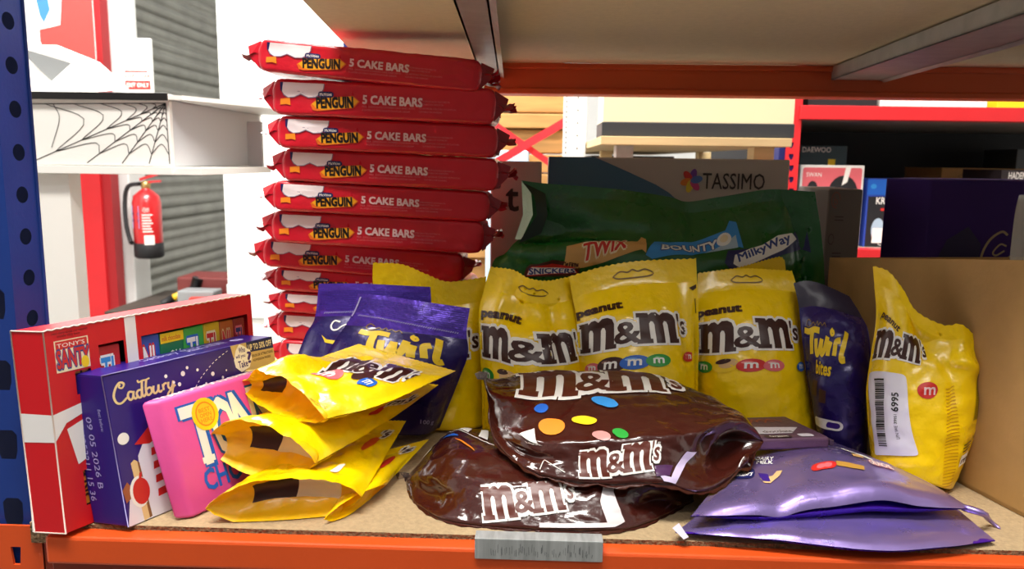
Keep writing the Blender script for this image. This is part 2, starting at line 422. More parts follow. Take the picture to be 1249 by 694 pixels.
a = Art(cyl(.0,.9,z0+H*.2,z0+H*.78), cuts=10); a.rect(2,.2,9.5,2.6,WHITE); a.text('CO2', 3.5,.9,1.2,NAVY)
for k in range(7): a.rect(1,3.4+k*.7,9-(k%3),3.7+k*.7,WHITE)
a.text('FOAM',2,8.4,1.2,WHITE); a.build('printed_label', e)
tube('wall_bracket', [(ex-.1,ey+.1,z0+H*.7),(ex,ey+.08,z0+H*.7),(ex,ey+.02,z0+H*.7)], .012, RUB, e)

# clutter on a low bench by the shutter
b = thing('workbench', 'low dark bench heaped with tools in front of the roller shutter', 'bench', (-1.9,3.8,-1.1))
box('top', -2.3,-1.45,3.45,4.15,-.56,-.52, mat('dark_wood','4a4038',.8,var=.3), b)
for X in (-2.26,-1.53):
    for Y in (3.5,4.07): box('leg', X,X+.05,Y,Y+.05,-1.1,-.56, mat('dark_wood','4a4038',.8), b)
h = thing('hammer', 'hammer with a yellow and black handle lying on the bench', 'hammer', P(215,360,3.6))
q0, q1, q2, q3 = P(198,371,3.6), P(212,363,3.62), P(229,355,3.64), P(238,352,3.65)
tube('grip', [q0,q1], .022, RUB, h); tube('handle', [q1,q2], .02, mat('yellow_plastic','e3b422',.4), h); tube('head', [q3+V3(-.02,.0,-.06),q3+V3(.02,0,.06)], .03, mat('dark_steel','3a3a3c',.4,.8), h)
tube('neck', [q2,q3], .014, mat('dark_steel','3a3a3c',.4,.8), h)
c = P(255,350,3.7); box('tool_case', c[0]-.16,c[0]+.17,3.65,3.9,-.5,c[2]+.06, mat('dark_red_plastic','6f2b28',.6), bevel=.01); tag(bpy.data.objects['tool_case'], 'dark red tool case at the back of the bench', 'case')
c = P(243,360,3.55); o = box('parts_tray', c[0]-.1,c[0]+.1,3.5,3.62,-.52,c[2]+.03, mat('grey_plastic','8d8f90',.5), bevel=.008); tag(o, 'grey parts tray in front of the dark red tool case', 'tray')
c = P(247,368,3.48); o = box('cloth_rag', c[0]-.07,c[0]+.06,3.46,3.5,-.52,c[2]+.025, mat('red_cloth','c23a30',.9,bump=.6,bscale=40), bevel=.012); tag(o, 'small red rag at the front of the bench', 'rag')

# white cardboard display stand with a printed cobweb
Y0 = .9
st = thing('display_stand', 'white cardboard display stand with a black cobweb printed on its front', 'display stand', (-.85,1.1,-1.1))
x0, x1 = P(28,160,Y0)[0], P(208,160,Y0)[0]; zt, zb = P(208,122,Y0)[2], P(208,203,Y0)[2]
box('front_panel', x0-.2, x1, Y0, Y0+.012, zb, zt, CARDW, st)
box('top_board', x0-.2, x1+.004, Y0-.012, Y0+.5, zt, zt+.01, CARDW, st)
box('top_edge', x0-.2, x1+.004, Y0-.016, Y0-.011, zt-.002, zt+.012, BLACK, st, label='dark front edge of the top board')
box('bottom_board', x0-.2, x1+.004, Y0-.012, Y0+.5, zb-.016, zb-.001, CARDW, st)
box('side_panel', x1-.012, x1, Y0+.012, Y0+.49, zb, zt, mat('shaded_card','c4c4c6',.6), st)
box('back_panel', x0-.2, x1, Y0+.49, Y0+.5, zb-.01, zt, CARDW, st)
pa, pb_ = P(34,300,Y0+.02), P(90,300,Y0+.02)
box('post', pa[0], pb_[0], Y0+.02, Y0+.06, -1.1, zb-.016, CARDW, st); box('post', x0-.2, x0-.16, Y0+.2, Y0+.4, -1.1, zb-.016, CARDW, st)
W_, H_ = 180, 83
a = Art(Surf.plane((x0,Y0-.0005,zb),(x1-x0,0,0),(0,0,zt-zb),W_,H_)); hub = (176,79)
ends = [(4,79),(88,79),(14,44),(2,6),(58,3),(100,2),(133,2),(153,2),(170,2),(177,2)]
ends = [(2,76),(12,5),(76,3),(119,3),(152,3),(177,3)]
for q in ends: a.stroke([hub,q], 1.0, BLACK, smooth=False)
for fr in (.1,.19,.3,.45,.64,.84):
    for p, q in zip(ends[:-1], ends[1:]):
        A = (hub[0]+(p[0]-hub[0])*fr, hub[1]+(p[1]-hub[1])*fr); B = (hub[0]+(q[0]-hub[0])*fr, hub[1]+(q[1]-hub[1])*fr)
        k = .3 if p is ends[0] else .2
        mid = ((A[0]+B[0])/2*(1-k)+hub[0]*k, (A[1]+B[1])/2*(1-k)+hub[1]*k)
        a.stroke([A,mid,B], .9, BLACK, n=14)
for f0 in (.93,): a.stroke([(40,76),(46,58),(34,22)],.9,BLACK,n=14)
a.build('cobweb_print', st)
# second, lower leaf of the stand on the right
r0, r1 = P(210,205,Y0+.12), P(275,205,Y0+.12)
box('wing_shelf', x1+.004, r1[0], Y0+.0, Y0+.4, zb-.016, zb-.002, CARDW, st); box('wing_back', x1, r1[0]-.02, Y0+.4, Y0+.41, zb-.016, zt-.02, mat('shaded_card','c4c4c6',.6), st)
tp0, tp1 = P(205,119,Y0), P(295,152,Y0+.45)
mobj('wing_top', [(x1,Y0-.01,zt+.0),(x1+.03,Y0-.01,zt),(x1+.22,Y0+.48,zt),(x1-.0,Y0+.48,zt),(x1,Y0-.01,zt+.008),(x1+.03,Y0-.01,zt+.008),(x1+.22,Y0+.48,zt+.008),(x1,Y0+.48,zt+.008)], BOXF, CARDW, st)
# notice, poster, leaflet shelf at the upper left
s = thing('notice_sign', 'white notice with small red lettering beside the roller shutter', 'sign', P(165,80,2.8))
p0, p1 = P(150,113,2.8), P(183,47,2.8)
box('board', p0[0], p1[0], 2.8, 2.815, p0[2], p1[2], CARDW, s)
a = Art(Surf.plane((p0[0],2.799,p0[2]),(p1[0]-p0[0],0,0),(0,0,p1[2]-p0[2]),33,66)); a.rect(3,4,31,15,IRED); a.text('EXIT ONLY',5,7,5,WHITE,w=24,bold=.02); a.text('KEEP CLEAR',3,18,5,IRED,w=28,bold=.02); a.rect(3,25,28,27,IRED); a.build('lettering', s)
tube('hanger', [(p0[0]+.1,2.82,p0[2]+.1),(-2.36,3.97,p0[2]+.15)], .01, GALV, s)
s = thing('wall_poster', 'poster with a blue figure shape and red block above the door post', 'poster', P(70,30,3.2))
p0, p1 = P(40,72,3.2), P(112,-6,3.2)
box('sheet', p0[0], p1[0], 3.2, 3.206, p0[2], p1[2]+.3, CARDW, s)
a = Art(Surf.plane((p0[0],3.199,p0[2]),(p1[0]-p0[0],0,0),(0,0,p1[2]-p0[2]),72,78)); a.poly([(10,0),(72,0),(72,78),(38,78),(34,42),(10,36)],IRED); a.poly([(8,80),(22,80),(24,60),(16,44),(12,52),(10,64)],IBLU); a.build('print', s)
s = thing('leaflet_shelf', 'slanting white leaflet shelf with a grey underside beside the blue rack upright', 'shelf', P(60,85,1.0))
q = [P(15,54,1.0), P(80,77,1.3), P(119,112,1.3), P(15,118,1.0)]
u = V3(0,.0,.012)
q2 = [P(15,52,1.02), P(86,72,1.5), P(122,110,1.6), P(15,122,1.1)]
mobj('tray', [q[0],q[1],q[2],q[3],q[0]+V3(0,.15,.02),q[1]+V3(0,.15,.02),q[2]+V3(0,.15,.02),q[3]+V3(0,.15,.02)], BOXF, CARDW, s)
mobj('underside', [P(20,57,.97),P(87,77,1.2),P(63,99,1.12)], [(0,1,2)], mat('shadow_grey_card','6c7074',.5,.3), s, label='grey triangular underside')
box('support', q[0][0]-.3, q[0][0]-.24, 1.05, 1.11, -1.1, q[0][2]+.03, WPAINT, s); box('bracket_arm', q[0][0]-.3, q[0][0]+.01, 1.05, 1.08, q[0][2]-.01, q[0][2]+.015, WPAINT, s)

# ================================================================== the rack the goods stand in
UY = .012; XR = P(19,388,UY)[0]
rk = thing('shelving_rack', 'blue and orange steel shelving rack holding the sweets', 'shelving rack', (0,.3,-1.1))
# blue upright: front plate with slots, side flange with round holes
zs = lambda y: P(10,y,UY)[2]
loops = [[(-.5,-.35),(XR,-.35),(XR,.75),(-.5,.75)]]
for k in range(-6, 12):
    zc = zs(460)+k*.0595; xc = XR-.016
    loops.append([(xc-.006,zc-.011),(xc+.006,zc-.011),(xc+.008,zc-.004),(xc+.0085,zc+.01),(xc+.005,zc+.014),(xc-.005,zc+.014),(xc-.0085,zc+.01),(xc-.008,zc-.004)])
v, f = outline2d(loops); mobj('upright', [(p[0],UY,p[1]) for p in v], f, BLUE, rk)
zh = lambda x, y: P(x,y,UY+.02)[2]
loops = [[(-.02,-.35),(.02,-.35),(.02,.75),(-.02,.75)]]
zc0 = zh(36,388); st_ = (zh(3,25)-zh(36,388))/7
for k in range(-10, 12): loops.append([(.001+.0075*cos(a_), zc0+k*st_+.0068*sin(a_)) for a_ in np.linspace(0, 2*pi, 16, endpoint=False)])
v, f = outline2d(loops); mobj('upright', [(XR,UY+.02+p[0],p[1]) for p in v], f, BLUE, rk)
box('upright', -.5, XR-.002, UY+.038, UY+.04, -.35, .75, mat('dark_blue_inside', '0c1a44', .5), rk, bevel=0)
tube('upright_lip', [(XR,UY+.04,-.35),(XR,UY+.04,.75)], .0018, BLUE, rk)
box('upright', -.292, -.262, .595, .63, -1.1, .75, BLUE, rk, label='blue rear upright')
# front beam
zt_ = -.004; XB = P(52,660,UY-.006)[0]
box('front_beam', P(54,660,-.014)[0], 1.2, -.014, .03, zt_-.024, zt_, ORANGE, rk, bevel=.0025)
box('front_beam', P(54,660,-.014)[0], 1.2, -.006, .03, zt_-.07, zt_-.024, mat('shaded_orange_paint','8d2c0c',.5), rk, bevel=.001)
BY = UY-.006; bz = [P(8,640,BY)[2], -.12]
loops = [[(-.5,bz[1]),(XB,bz[1]),(XB,bz[0]),(-.5,bz[0])],[(-.421,-.045),(-.414,-.045),(-.412,-.022),(-.423,-.022)]]
c = P(21,677,BY); loops[1] = [(c[0]-.003,c[2]-.008),(c[0]+.003,c[2]-.008),(c[0]+.0045,c[2]+.008),(c[0]-.0045,c[2]+.008)]
v, f = outline2d(loops, depth=.0012); mobj('beam_bracket', [(p[0],BY+p[2],p[1]) for p in v], f, ORANGE, rk, label='orange beam end bracket with a slot')
box('beam_bracket', XB-.002, XB, BY-.001, BY+.04, bz[1], bz[0], ORANGE, rk, bevel=.0005)
p0, p1 = P(579,658,-.016), P(735,686,-.016)
lp = tag(box('label_holder', p0[0], p1[0], -.0165, -.0146, p1[2], p0[2]+.001, GALVP, rk, bevel=.0008), 'bare steel label plate')
mobj('label_holder', hexv((p0[0],-.0165,p0[2]),(p1[0]-p0[0],0,0),(0,.014,.0),(0,0,.0012)), BOXF, GALVP, rk, bevel=.0004)
a = Art(Surf.plane((p0[0],-.0166,p1[2]),(p1[0]-p0[0],0,0),(0,0,p0[2]-p1[2]),150,28), off=.0002)
SCR = ink('scratch_grey', '5c6062')
for k in range(46):
    x = 20+k*2.6+random.uniform(-1,1); y = random.uniform(5,13); l = random.uniform(5,13); a.stroke([(x,y),(x+random.uniform(-.6,.6),y+l)], random.uniform(.3,.8), SCR, smooth=False)
a.build('scratches', rk)
# back beam and steel cross bars of the level above
ORD = mat('orange_beam_back', 'd25a26', .45, var=.08, vscale=10)
box('back_beam', -.29, 1.3, .598, .64, .408, .446, ORD, rk, bevel=.002); box('back_beam', -.29, 1.3, .594, .64, .401, .4095, ORD, rk, bevel=.002); box('back_beam', -.29, 1.3, .593, .64, .437, .4455, ORD, rk, bevel=.002)
box('back_beam', -.29, 1.3, .59, .64, -.06, -.004, ORD, rk, bevel=.002)
box('front_beam', -.394, 1.3, -.012, .03, .39+.07, .39+.12, ORANGE, rk, bevel=.002)
def bar(xa, xb, w, z):
    a0, a1 = V3(xa,.0,z), V3(xb,.598,z); d = a1-a0
    v = hexv(a0,(w,0,0),d,(0,0,.002)); v += hexv(a0,(.002,0,0),d,(0,0,.018)); v += hexv(a0+V3(w-.002,0,0),(.002,0,0),d,(0,0,.018))
    v += hexv(a0+V3(w,0,.0),(.006,0,-.003),d,(0,0,.0015))
    mobj('cross_bar', v, [tuple(i+8*k for i in q) for k in range(4) for q in BOXF], GALV, rk)
bar(-.068,-.088,.028,.426); bar(.385,.425,.07,.426)
o = box('shelf_board', XR+.004, 1.2, .002, .59, -.018, 0, [CHIP, CHIPE], bevel=0, fm=[0,0,1,1,1,1]); tag(o, 'raw chipboard shelf board with a rough front edge under the sweets', 'shelf board')
v = hexv((-.205,.0,.4462),(1.5,0,0),(-.062,.6,0),(0,0,.018)); v[1][0] = 1.3; v[2][0] = 1.3; v[5][0] = 1.3; v[6][0] = 1.3
o = mobj('shelf_board', v, BOXF, BOARDU); tag(o, 'pale chipboard shelf board overhead resting on the orange back beam', 'shelf board')

# ================================================================== behind the rack
o = thing('timber_stack', 'stack of pale sawn timber boards behind the red cross braces', 'timber', (-.1,2.6,-1.1))
zq = -1.1; k = 0
while zq < .75:
    hgt = (.075,.095,.06,.11)[k%4]
    box('plank', -.6+.01*(k%3), .102-.005*(k%2), 2.5+.02*(k%3), 2.9, zq, zq+hgt-.006, TIMBER, o, bevel=.004); zq += hgt; k += 1
def flat(a, b, w, name, m, par):
    a, b = np.array(a), np.array(b); d = (b-a)/np.linalg.norm(b-a); n_ = np.cross(d, (0,1,0))
    mobj(name, hexv(a-n_*w/2, b-a, n_*w, (0,.006,0)), BOXF, m, par)
c = P(632,190,2.4); o = box('plastic_crate', c[0]-.12,c[0]+.04,2.4,2.48,-1.1,c[2]+.02, mat('pale_blue_plastic','bcd3e2',.4), bevel=.006); tag(o,'pale blue plastic crate in front of the timber','crate')
# white perforated post
x0, x1 = P(687,150,1.4)[0], P(703,150,1.4)[0]; x2 = P(737,150,1.4)[0]
wp2 = thing('rack_post', 'white steel rack post with rows of small holes and red crossed braces', 'rack post', ((x0+x2)/2,1.42,-1.1))
box('face', x0, x1+.02, 1.4, 1.41, -1.1, .9, WPAINT, wp2, bevel=.001)
a = Art(Surf.plane((x0,1.3998,.2),(x1+.02-x0,0,0),(0,0,.4)), off=.0002); HD = mat('hole_shadow','4a4b4e',.8)
for z in np.arange(.01,.39,.0125): a.rect(.006,z,.0088,z+.005,HD)
for z in np.arange(.01,.39,.031): a.rect(.034,z,.0375,z+.004,HD)
a.build('hole_rows', wp2)
box('side', x1+.021, .116, 1.4, 1.44, -1.1, .9, WPAINT, wp2)
BRR = mat('brace_red', 'e8303a', .4)
flat(P(555,228,1.425), P(690,148,1.425), .02, 'brace_bar', BRR, wp2); flat(P(575,132,1.44), P(692,214,1.44), .016, 'brace_bar', BRR, wp2)
# cream box on a table
TY = .95; c0, c1 = P(733,148,TY), P(970,166,TY); ztop = P(850,100,TY)[2]; zbs = P(850,150,TY)[2]; zbb = P(850,167,TY)[2]
cb = thing('storage_box', 'big cream box with a black lower band on the plywood table', 'box', ((c0[0]+c1[0])/2,TY+.2,zbb))
box('upper', c0[0]+.004, c1[0]-.004, TY+.002, TY+.14, zbs, ztop+.12, CREAMB, cb); box('base', c0[0]+.002, c1[0]-.002, TY, TY+.14, zbb, zbs, mat('charcoal_card','2e3236',.5), cb, label='charcoal base band')
ztt = zbb-.001; tb = thing('plywood_table', 'pale plywood table standing under the cream box', 'table', ((c0[0]+c1[0])/2,TY+.2,-1.1))
box('top', c0[0], c1[0]-.01, TY-.015, TY+2.0, ztt-.016, ztt, PLY, tb)
for (px, Yl, w, mm_) in ((762,TY+.03,.034,GALV),(740,TY+.8,.034,PLY),(932,TY+.04,.04,PLY),(860,TY+.8,.036,PLY)):
    lx = P(px,185,Yl)[0]; box('leg', lx-w/2, lx+w/2, Yl, Yl+.05, -1.1, ztt-.016, mm_, tb)
box('shelf', c0[0], c1[0]-.03, TY+.1, TY+1.8, ztt-.4, ztt-.38, DARKB, tb)
o = box('storage_bin', c0[0]+.05, c1[0]-.06, TY+1.0, TY+1.5, ztt-.38, ztt-.028, mat('dark_bin','33322f',.7)); tag(o,'dark storage bin on the shelf under the plywood table','bin')

# red rack with dark bay on the right
Yr = 1.5
rr = thing('stock_rack', 'red steel stock rack with a dark bay on the right behind the boxes', 'shelving rack', (1.3,1.9,-1.1))
xa, xb = P(957,200,Yr)[0], P(973,200,Yr)[0]
lo = [[(xa,-1.1),(xb+.002,-1.1),(xb+.002,1.0),(xa,1.0)]]
for py in (177,191,205,219,233):
    c = P(965,py,Yr); lo.append([(c[0]-.006,c[2]),(c[0]-.002,c[2]-.008),(c[0]+.002,c[2]-.008),(c[0]+.006,c[2]),(c[0]+.006,c[2]+.007),(c[0]-.006,c[2]+.007)])
v, f = outline2d(lo); mobj('post', [(p[0],Yr,p[1]) for p in v], f, REDP, rr); box('post', xa-.015, xb, Yr+.005, Yr+.05, -1.1, 1.0, NAVY, rr, label='dark blue inner post')
zb0, zb1 = P(1100,147,Yr)[2], P(1100,130,Yr)[2]
box('beam', xb-.005, 2.6, Yr-.01, Yr+.04, zb0, zb1, REDP, rr); box('shelf', xb, 2.6, Yr+.04, Yr+.9, zb0+.005, zb0+.025, mat('grey_shelf','8b867c',.7), rr)
z2 = P(1070,304,Yr)[2]; box('beam', xb-.005, 2.6, Yr-.01, Yr+.04, z2-.05, z2, REDP, rr); box('shelf', xb, 2.6, Yr+.04, Yr+.9, z2-.02, z2, mat('grey_shelf','8b867c',.7), rr)
box('back_panel', xb-.01, 2.6, Yr+.9, Yr+.92, -1.1, 1.0, DARKB, rr); box('side_panel', xb-.04, xb-.02, Yr+.05, Yr+.9, -1.1, 1.0, DARKB, rr)  # black panels added, the bay's inner shade put into their colour
def stock(name, label, cat, px0, py0, px1, py1, Y, dep, m, zbase=None, group=None, art=None):
    a, b = P(px0,py1,Y), P(px1,py0,Y)
    zb_ = a[2] if zbase is None else zbase
    t_ = thing(name, label, cat, ((a[0]+b[0])/2, Y+dep/2, zb_), group)
    box('carton', a[0], b[0], Y, Y+dep, zb_, b[2], m, t_, bevel=.002)
    if art:
        A = Art(Surf.plane((a[0],Y-.0006,a[2]),(b[0]-a[0],0,0),(0,0,b[2]-a[2]),px1-px0,py1-py0), off=.0004); art(A); A.build('printed_front', t_)
    return t_
ztr = zb0+.026
stock('storage_box', 'black box on top of the red rack beam', 'box', 985,116,1071,132,1.56,.3,DARKB,ztr)
stock('storage_box', 'long white box on top of the red rack beam', 'box', 1073,112,1206,132,1.56,.3,CARDW,ztr)
stock('storage_box', 'yellow box on top of the red rack beam at the far right', 'box', 1216,108,1300,132,1.56,.3,mat('yellow_card','efd21d',.5),ztr)
def a1(A): A.text('DAEWOO',1,17,6,LILAC,w=44,bold=.01); A.rect(38,2,48,11,IYEL)
stock('appliance_box', 'dark teal appliance box behind the pink box', 'box', 968,178,1034,300,1.68,.2,TEAL,z2,art=lambda A: (A.text('DAEWOO',3,114,6,WHITE,w=40,bold=.01), A.rect(40,96,50,106,IYEL)))
def a2(A): A.rrect(3,3,82,97,3,PINKRED); A.text('SWAN',8,86,5,WHITE); A.ell(58,66,20,22,DARKB); A.ell(17,72,7,9,DARKB); A.rect(11,60,23,66,DARKB); A.poly([(56,76),(63,80),(67,97),(60,97)],WHITE)
stock('appliance_box', 'pink and white appliance box with a dark pot pictured on it', 'box', 970,202,1055,302,1.55,.1,CARDW,z2,art=a2)
def a3(A): A.rect(2,2,74,64,DARKB); A.text('KRUPS',13,55,8,WHITE,w=29,bold=.03); A.rect(20,47,42,50,IRED); A.ell(18,24,9,14,PALE); A.rect(11,8,26,26,WHITE); A.ell(33,36,5,6,GREYI); A.text('Coffee',20,5,5,WHITE); A.rect(0,66,76,84,IBLU); A.ell(8,76,4,3,SKY)
stock('appliance_box', 'blue and black coffee maker box standing beside the purple carton', 'box', 1052,219,1128,304,1.56,.16,mat('blue_card','2b4bb0',.5),z2,art=a3)
stock('storage_box', 'flat brown carton lying behind the purple carton', 'box', 1140,206,1250,300,1.9,.25,KRAFT,z2,art=lambda A: (A.stroke([(22,84),(30,87),(40,84),(30,81)],1,KRAFTD,closed=True),))
stock('storage_box', 'dark box with a white brand name behind the purple carton', 'box', 1212,208,1300,300,1.6,.2,mat('brown_black_card','2a2224',.5),z2,art=lambda A: A.text('HADEN',10,81,8,WHITE,w=24,bold=.03))
stock('storage_box', 'dark grey box at the back of the dark bay', 'box', 1228,183,1320,300,2.1,.2,mat('slate_card','4a5154',.5),z2)

# boxes at the back of our own shelf
def a4(A):
    A.poly([(0,0),(0,142),(58,142),(100,126),(135,112),(152,103),(166,92),(172,80),(172,0)], TASB)
    cx, cy = 179, 117
    for k, cm in enumerate((IPUR,IRED,IPNK,DBLU,IYEL,IGRN)):
        an = pi/2-.3+k*pi/3; A.ell(cx+6.5*cos(an),cy+6.5*sin(an),7.5,4.2,(ink('petal_purple','7a3fa0'),ink('petal_red','d8352f'),ink('petal_orange','f08a2a'),ink('petal_yellow','f0d23a'),ink('petal_pink','d94a86'),ink('petal_blue','5a78c0'))[k],an)
    A.text('TASSIMO',193,108,18,ink('dark_brown','3a2a26'),w=77,bold=.008)
stock('appliance_box', 'large grey and blue carton with a coloured flower emblem at the back of the shelf', 'box', 663,195,964,500,.47,.1,TASW,.0005,art=lambda A: (setattr(A.f,'W',300), setattr(A.f,'H',300), setattr(A,'xf',(0,158,1,1,0,0)), a4(A)))
def a5(A): A.text('t',20,-55,26,ink('dark_brown','3a2a26'),bold=.03); A.ell(31,-112,13,13,IORA,n=16); A.ell(31,-112,9,9,CREAM,n=16); A.text('EASY',23,-114,4,IORA,w=16)
stock('appliance_box', 'pale carton with an orange round badge left of the blue flower emblem carton', 'box', 596,197,661,500,.472,.1,TASW,.0005,art=lambda A: (setattr(A,'xf',(0,300,1,1,0,0)), a5(A)))
GRT = ink('faded_brown','4b3a36')
def a6(A):
    A.stroke([(14+8*cos(k), 268+9*sin(k)) for k in np.linspace(0,5,8)],1.6,ink('faded_emblem','8a5a4c')); A.text('b',11,262,11,ink('faded_emblem','8a5a4c'))
    for y in (248,244,205,201,180): A.rect(14,y,30,y+1.2,GRT)
    A.stroke([(10+5*cos(k), 222+6*sin(k)) for k in np.linspace(0,6,8)],1,GRT); A.rect(0,0,50,150,ink('dark_grey','2c2c33'))
stock('appliance_box', 'dull grey carton with faded print between the green bag and the cardboard tray', 'box', 990,231,1053,512,.44,.12,CARDG,.0005,art=a6)
# purple carton behind the tray: corner towards the camera
q0 = P(1137,219,.43); zt2 = q0[2]; xl = P(1083,222,.47)
pb = thing('purple_carton', 'large deep purple carton with a gold script letter behind the cardboard tray', 'box', (q0[0]+.1,.5,0))
mobj('carton', [(q0[0],.43,.0005),(q0[0]+.4,.445,.0005),(q0[0]+.4,.58,.0005),(xl[0]+.07,.58,.0005),(xl[0],.475,.0005)]+[(q0[0],.43,zt2),(q0[0]+.4,.445,zt2),(q0[0]+.4,.58,zt2),(xl[0]+.07,.58,zt2),(xl[0],.475,zt2)],
     [(4,3,2,1,0),(5,6,7,8,9),(0,1,6,5),(1,2,7,6),(2,3,8,7),(3,4,9,8),(4,0,5,9)], PURB, pb, bevel=.002)
a = Art(Surf.plane((q0[0],.4292,0),(.4,.015,0),(0,0,zt2),385,280),off=.0008)
GD = ink('dull_gold','a08a6a'); a.stroke([(100,212),(92,216),(78,205),(70,185),(74,172),(90,172),(106,185)],3,GD); a.stroke([(100,198),(92,200),(84,190),(88,186),(98,192)],2.2,GD)
a.poly([(8,165),(25,205),(50,222),(68,200),(66,165)], ink('darker_purple','1d1140')); a.build('gold_script', pb)
# cardboard tray on the right
Bq = lambda Y: .412+(.136-Y)*.25
zf, zn = P(1031,316,.35)[2], .222
ct = thing('cardboard_tray', 'plain brown cardboard tray on the right side of the shelf', 'box', (.5,.2,0))
kd = V3(.004,.001,0)
def wall(name, xa, ya, za, xb, yb, zb_, th=(.004,0,0)):
    th = np.array(th); a, b = V3(xa,ya,.0005), V3(xb,yb,.0005)
    at, bt = V3(xa,ya,za), V3(xb,yb,zb_)
    mobj(name, [a,b,b+th,a+th,at,bt,bt+th,at+th], BOXF, KRAFT, ct, bevel=.0005)
wall('side', Bq(.02),.02,zn+.01, Bq(.36),.36,zf)
wall('side', Bq(.36),.36,zf, Bq(.36)+.36,.42,zf, (0,.004,0)); wall('side', Bq(.02),.02,zn+.01, Bq(.02)+.36,.08,zn, (0,.004,0)); wall('side', Bq(.02)+.36,.08,zn, Bq(.36)+.36,.42,zf)
mobj('base', [(Bq(.02),.02,.0008),(Bq(.02)+.36,.08,.0008),(Bq(.36)+.36,.42,.0008),(Bq(.36),.36,.0008),(Bq(.02),.02,.004),(Bq(.02)+.36,.08,.004),(Bq(.36)+.36,.42,.004),(Bq(.36),.36,.004)], BOXF, KRAFT, ct)

# ================================================================== the goods
# ---- pouch builder: two film sheets round a Coons mid-surface, seals top and sides, optional open bottom gusset
def pouch(name, label, cat, group, L, R, B, T, thick, outer, inner=None, vs=.88, bottom='flat', back=.8, gt=.02, gd=.3, seed=1, wr=.0016, fr=38,
          nu=44, nv=56, pw=2.4, gmat=None, gfn=None, seal_mat=None, topwave=0., zig=True, sag=0., dents=(), vb=.3, gp=2.0, hole=True, lip=0., parts=True, minz=None):
    M = coons(L, R, B, T, nu, nv); N = normals(M)
    u = np.linspace(0,1,nu)[None,:]; v = np.linspace(0,1,nv)[:,None]
    U = np.abs(2*u-1); gu = np.clip(1-(U/.96)**pw, 0, 1)**.75
    if bottom == 'seal':
        x = np.clip(v/vs, 0, 1); gv = np.clip(1-np.abs(2*x-1)**2.6, 0, 1)**.7; th = thick*gu*gv
    else:
        x = np.clip((v-vb)/(vs-vb), 0, 1); gv = np.where(v < vs, (1-x**1.7)**.9, 0); th = thick*gu*gv
        if bottom == 'open':      # mouth height gt at the near edge, swelling to thick
            k = np.clip(v/.35, 0, 1); k = k*k*(3-2*k); g0 = np.clip(1-U**gp, 0, 1)**.8
            th = (1-k)*gt*g0+k*th
    if lip: th = th*np.sqrt(np.clip(1-(1-np.clip(v/lip,0,1))**2,.01,1))
    th = np.maximum(th, .0003)
    th3 = th[:,:,None]
    msk = np.clip(th/(thick*.35), .22, 1)*np.where(v > vs, .5, 1)
    F = M+N*th3; K = M-N*th3*back
    for (du_, dv_, ru, rv, am) in dents:
        g = am*np.exp(-((u-du_)/ru)**2-((v-dv_)/rv)**2)[:,:,None]; F = F+N*g
        if am < 0: pass
    F = wrinkle(F, N, wr, fr, seed, msk); K2 = wrinkle(K, -N, wr*.7, fr, seed+3, msk)
    edge = (np.clip((1-U)/.06, 0, 1)*np.ones_like(v))[:,:,None]
    K = K2*edge+(F-2*N*.0003)*(1-edge)
    if zig: # cut teeth into the top edge
        for A in (F, K):
            d = A[-1]-A[-2]; A[-1] += d*(np.arange(nu)%2)[:,None]*.35
    if minz is not None:
        F[:,:,2] = np.maximum(F[:,:,2], minz+.0008); K[:,:,2] = np.maximum(K[:,:,2], minz)
    pts = np.concatenate([F.reshape(-1,3), K.reshape(-1,3)])
    loc = ((pts[:,0].min()+pts[:,0].max())/2, (pts[:,1].min()+pts[:,1].max())/2, pts[:,2].min())
    t = thing(name, label, cat, loc, group)
    js = int(round(vs*(nv-1)))
    nose = (lambda u_, v_: 1 if v_*vs < lip*.9 else 0) if lip and inner is not None else 0
    lst = [(F[:js+1], False), (K[:js+1], True, nose)]
    mats = [outer, inner] if nose else [outer]
    if bottom == 'flat':
        Gs = np.stack([F[0]*(1-w)+K[0]*w for w in np.linspace(0,1,6)]); lst.append((Gs, True))
    sheets('pouch_body', lst, mats, t)
    if parts:
        sheets('top_seal', [(F[js:], False), (K[js:], True)], [seal_mat or outer], t)
    if bottom == 'open':
        nw = 18; rows = []
        S0, S1 = F[0], K[0]; inw = M[min(nv-1, int(nv*gd))]-M[0]
        for w in np.linspace(0, 1, nw):
            a = 1-(2*w-1)**2
            rows.append(S0*(1-w)+S1*w+inw*(a**.8*.9*np.clip(1-(2*np.linspace(0,1,nu)-1)**2, 0, 1)**.7)[:,None]+np.array([0,0,.0]))
        Gs = wrinkle(np.stack(rows), normals(np.stack(rows)), wr*.8, fr, seed+9)
        Gs[0] = S0; Gs[-1] = S1
        sheets('bottom_gusset', [(Gs, True, gfn or 0)], gmat or [inner or outer], t)
    s = Surf(F); s.js = js; s.back = Surf(K, flip=True)
    if hole:
        a = Art(s, cuts=nu-1); a.f.W, a.f.H = 100, 100
        y = 100*(vs+.42*(1-vs)); a.stroke([(34,y),(40,y+2.4),(46,y+1.6),(50,y+2.8),(54,y+1.6),(60,y+2.4),(66,y),(60,y-1.6),(40,y-1.6)], .8, ink('slit_shadow','7a5a10'), closed=True); a.build('hang_hole', t)
    return t, s
def proj(p):
    q = RM.T @ (np.asarray(p)-CAM); return 624.5-FPX*q[0]/q[2], 347+FPX*q[1]/q[2]
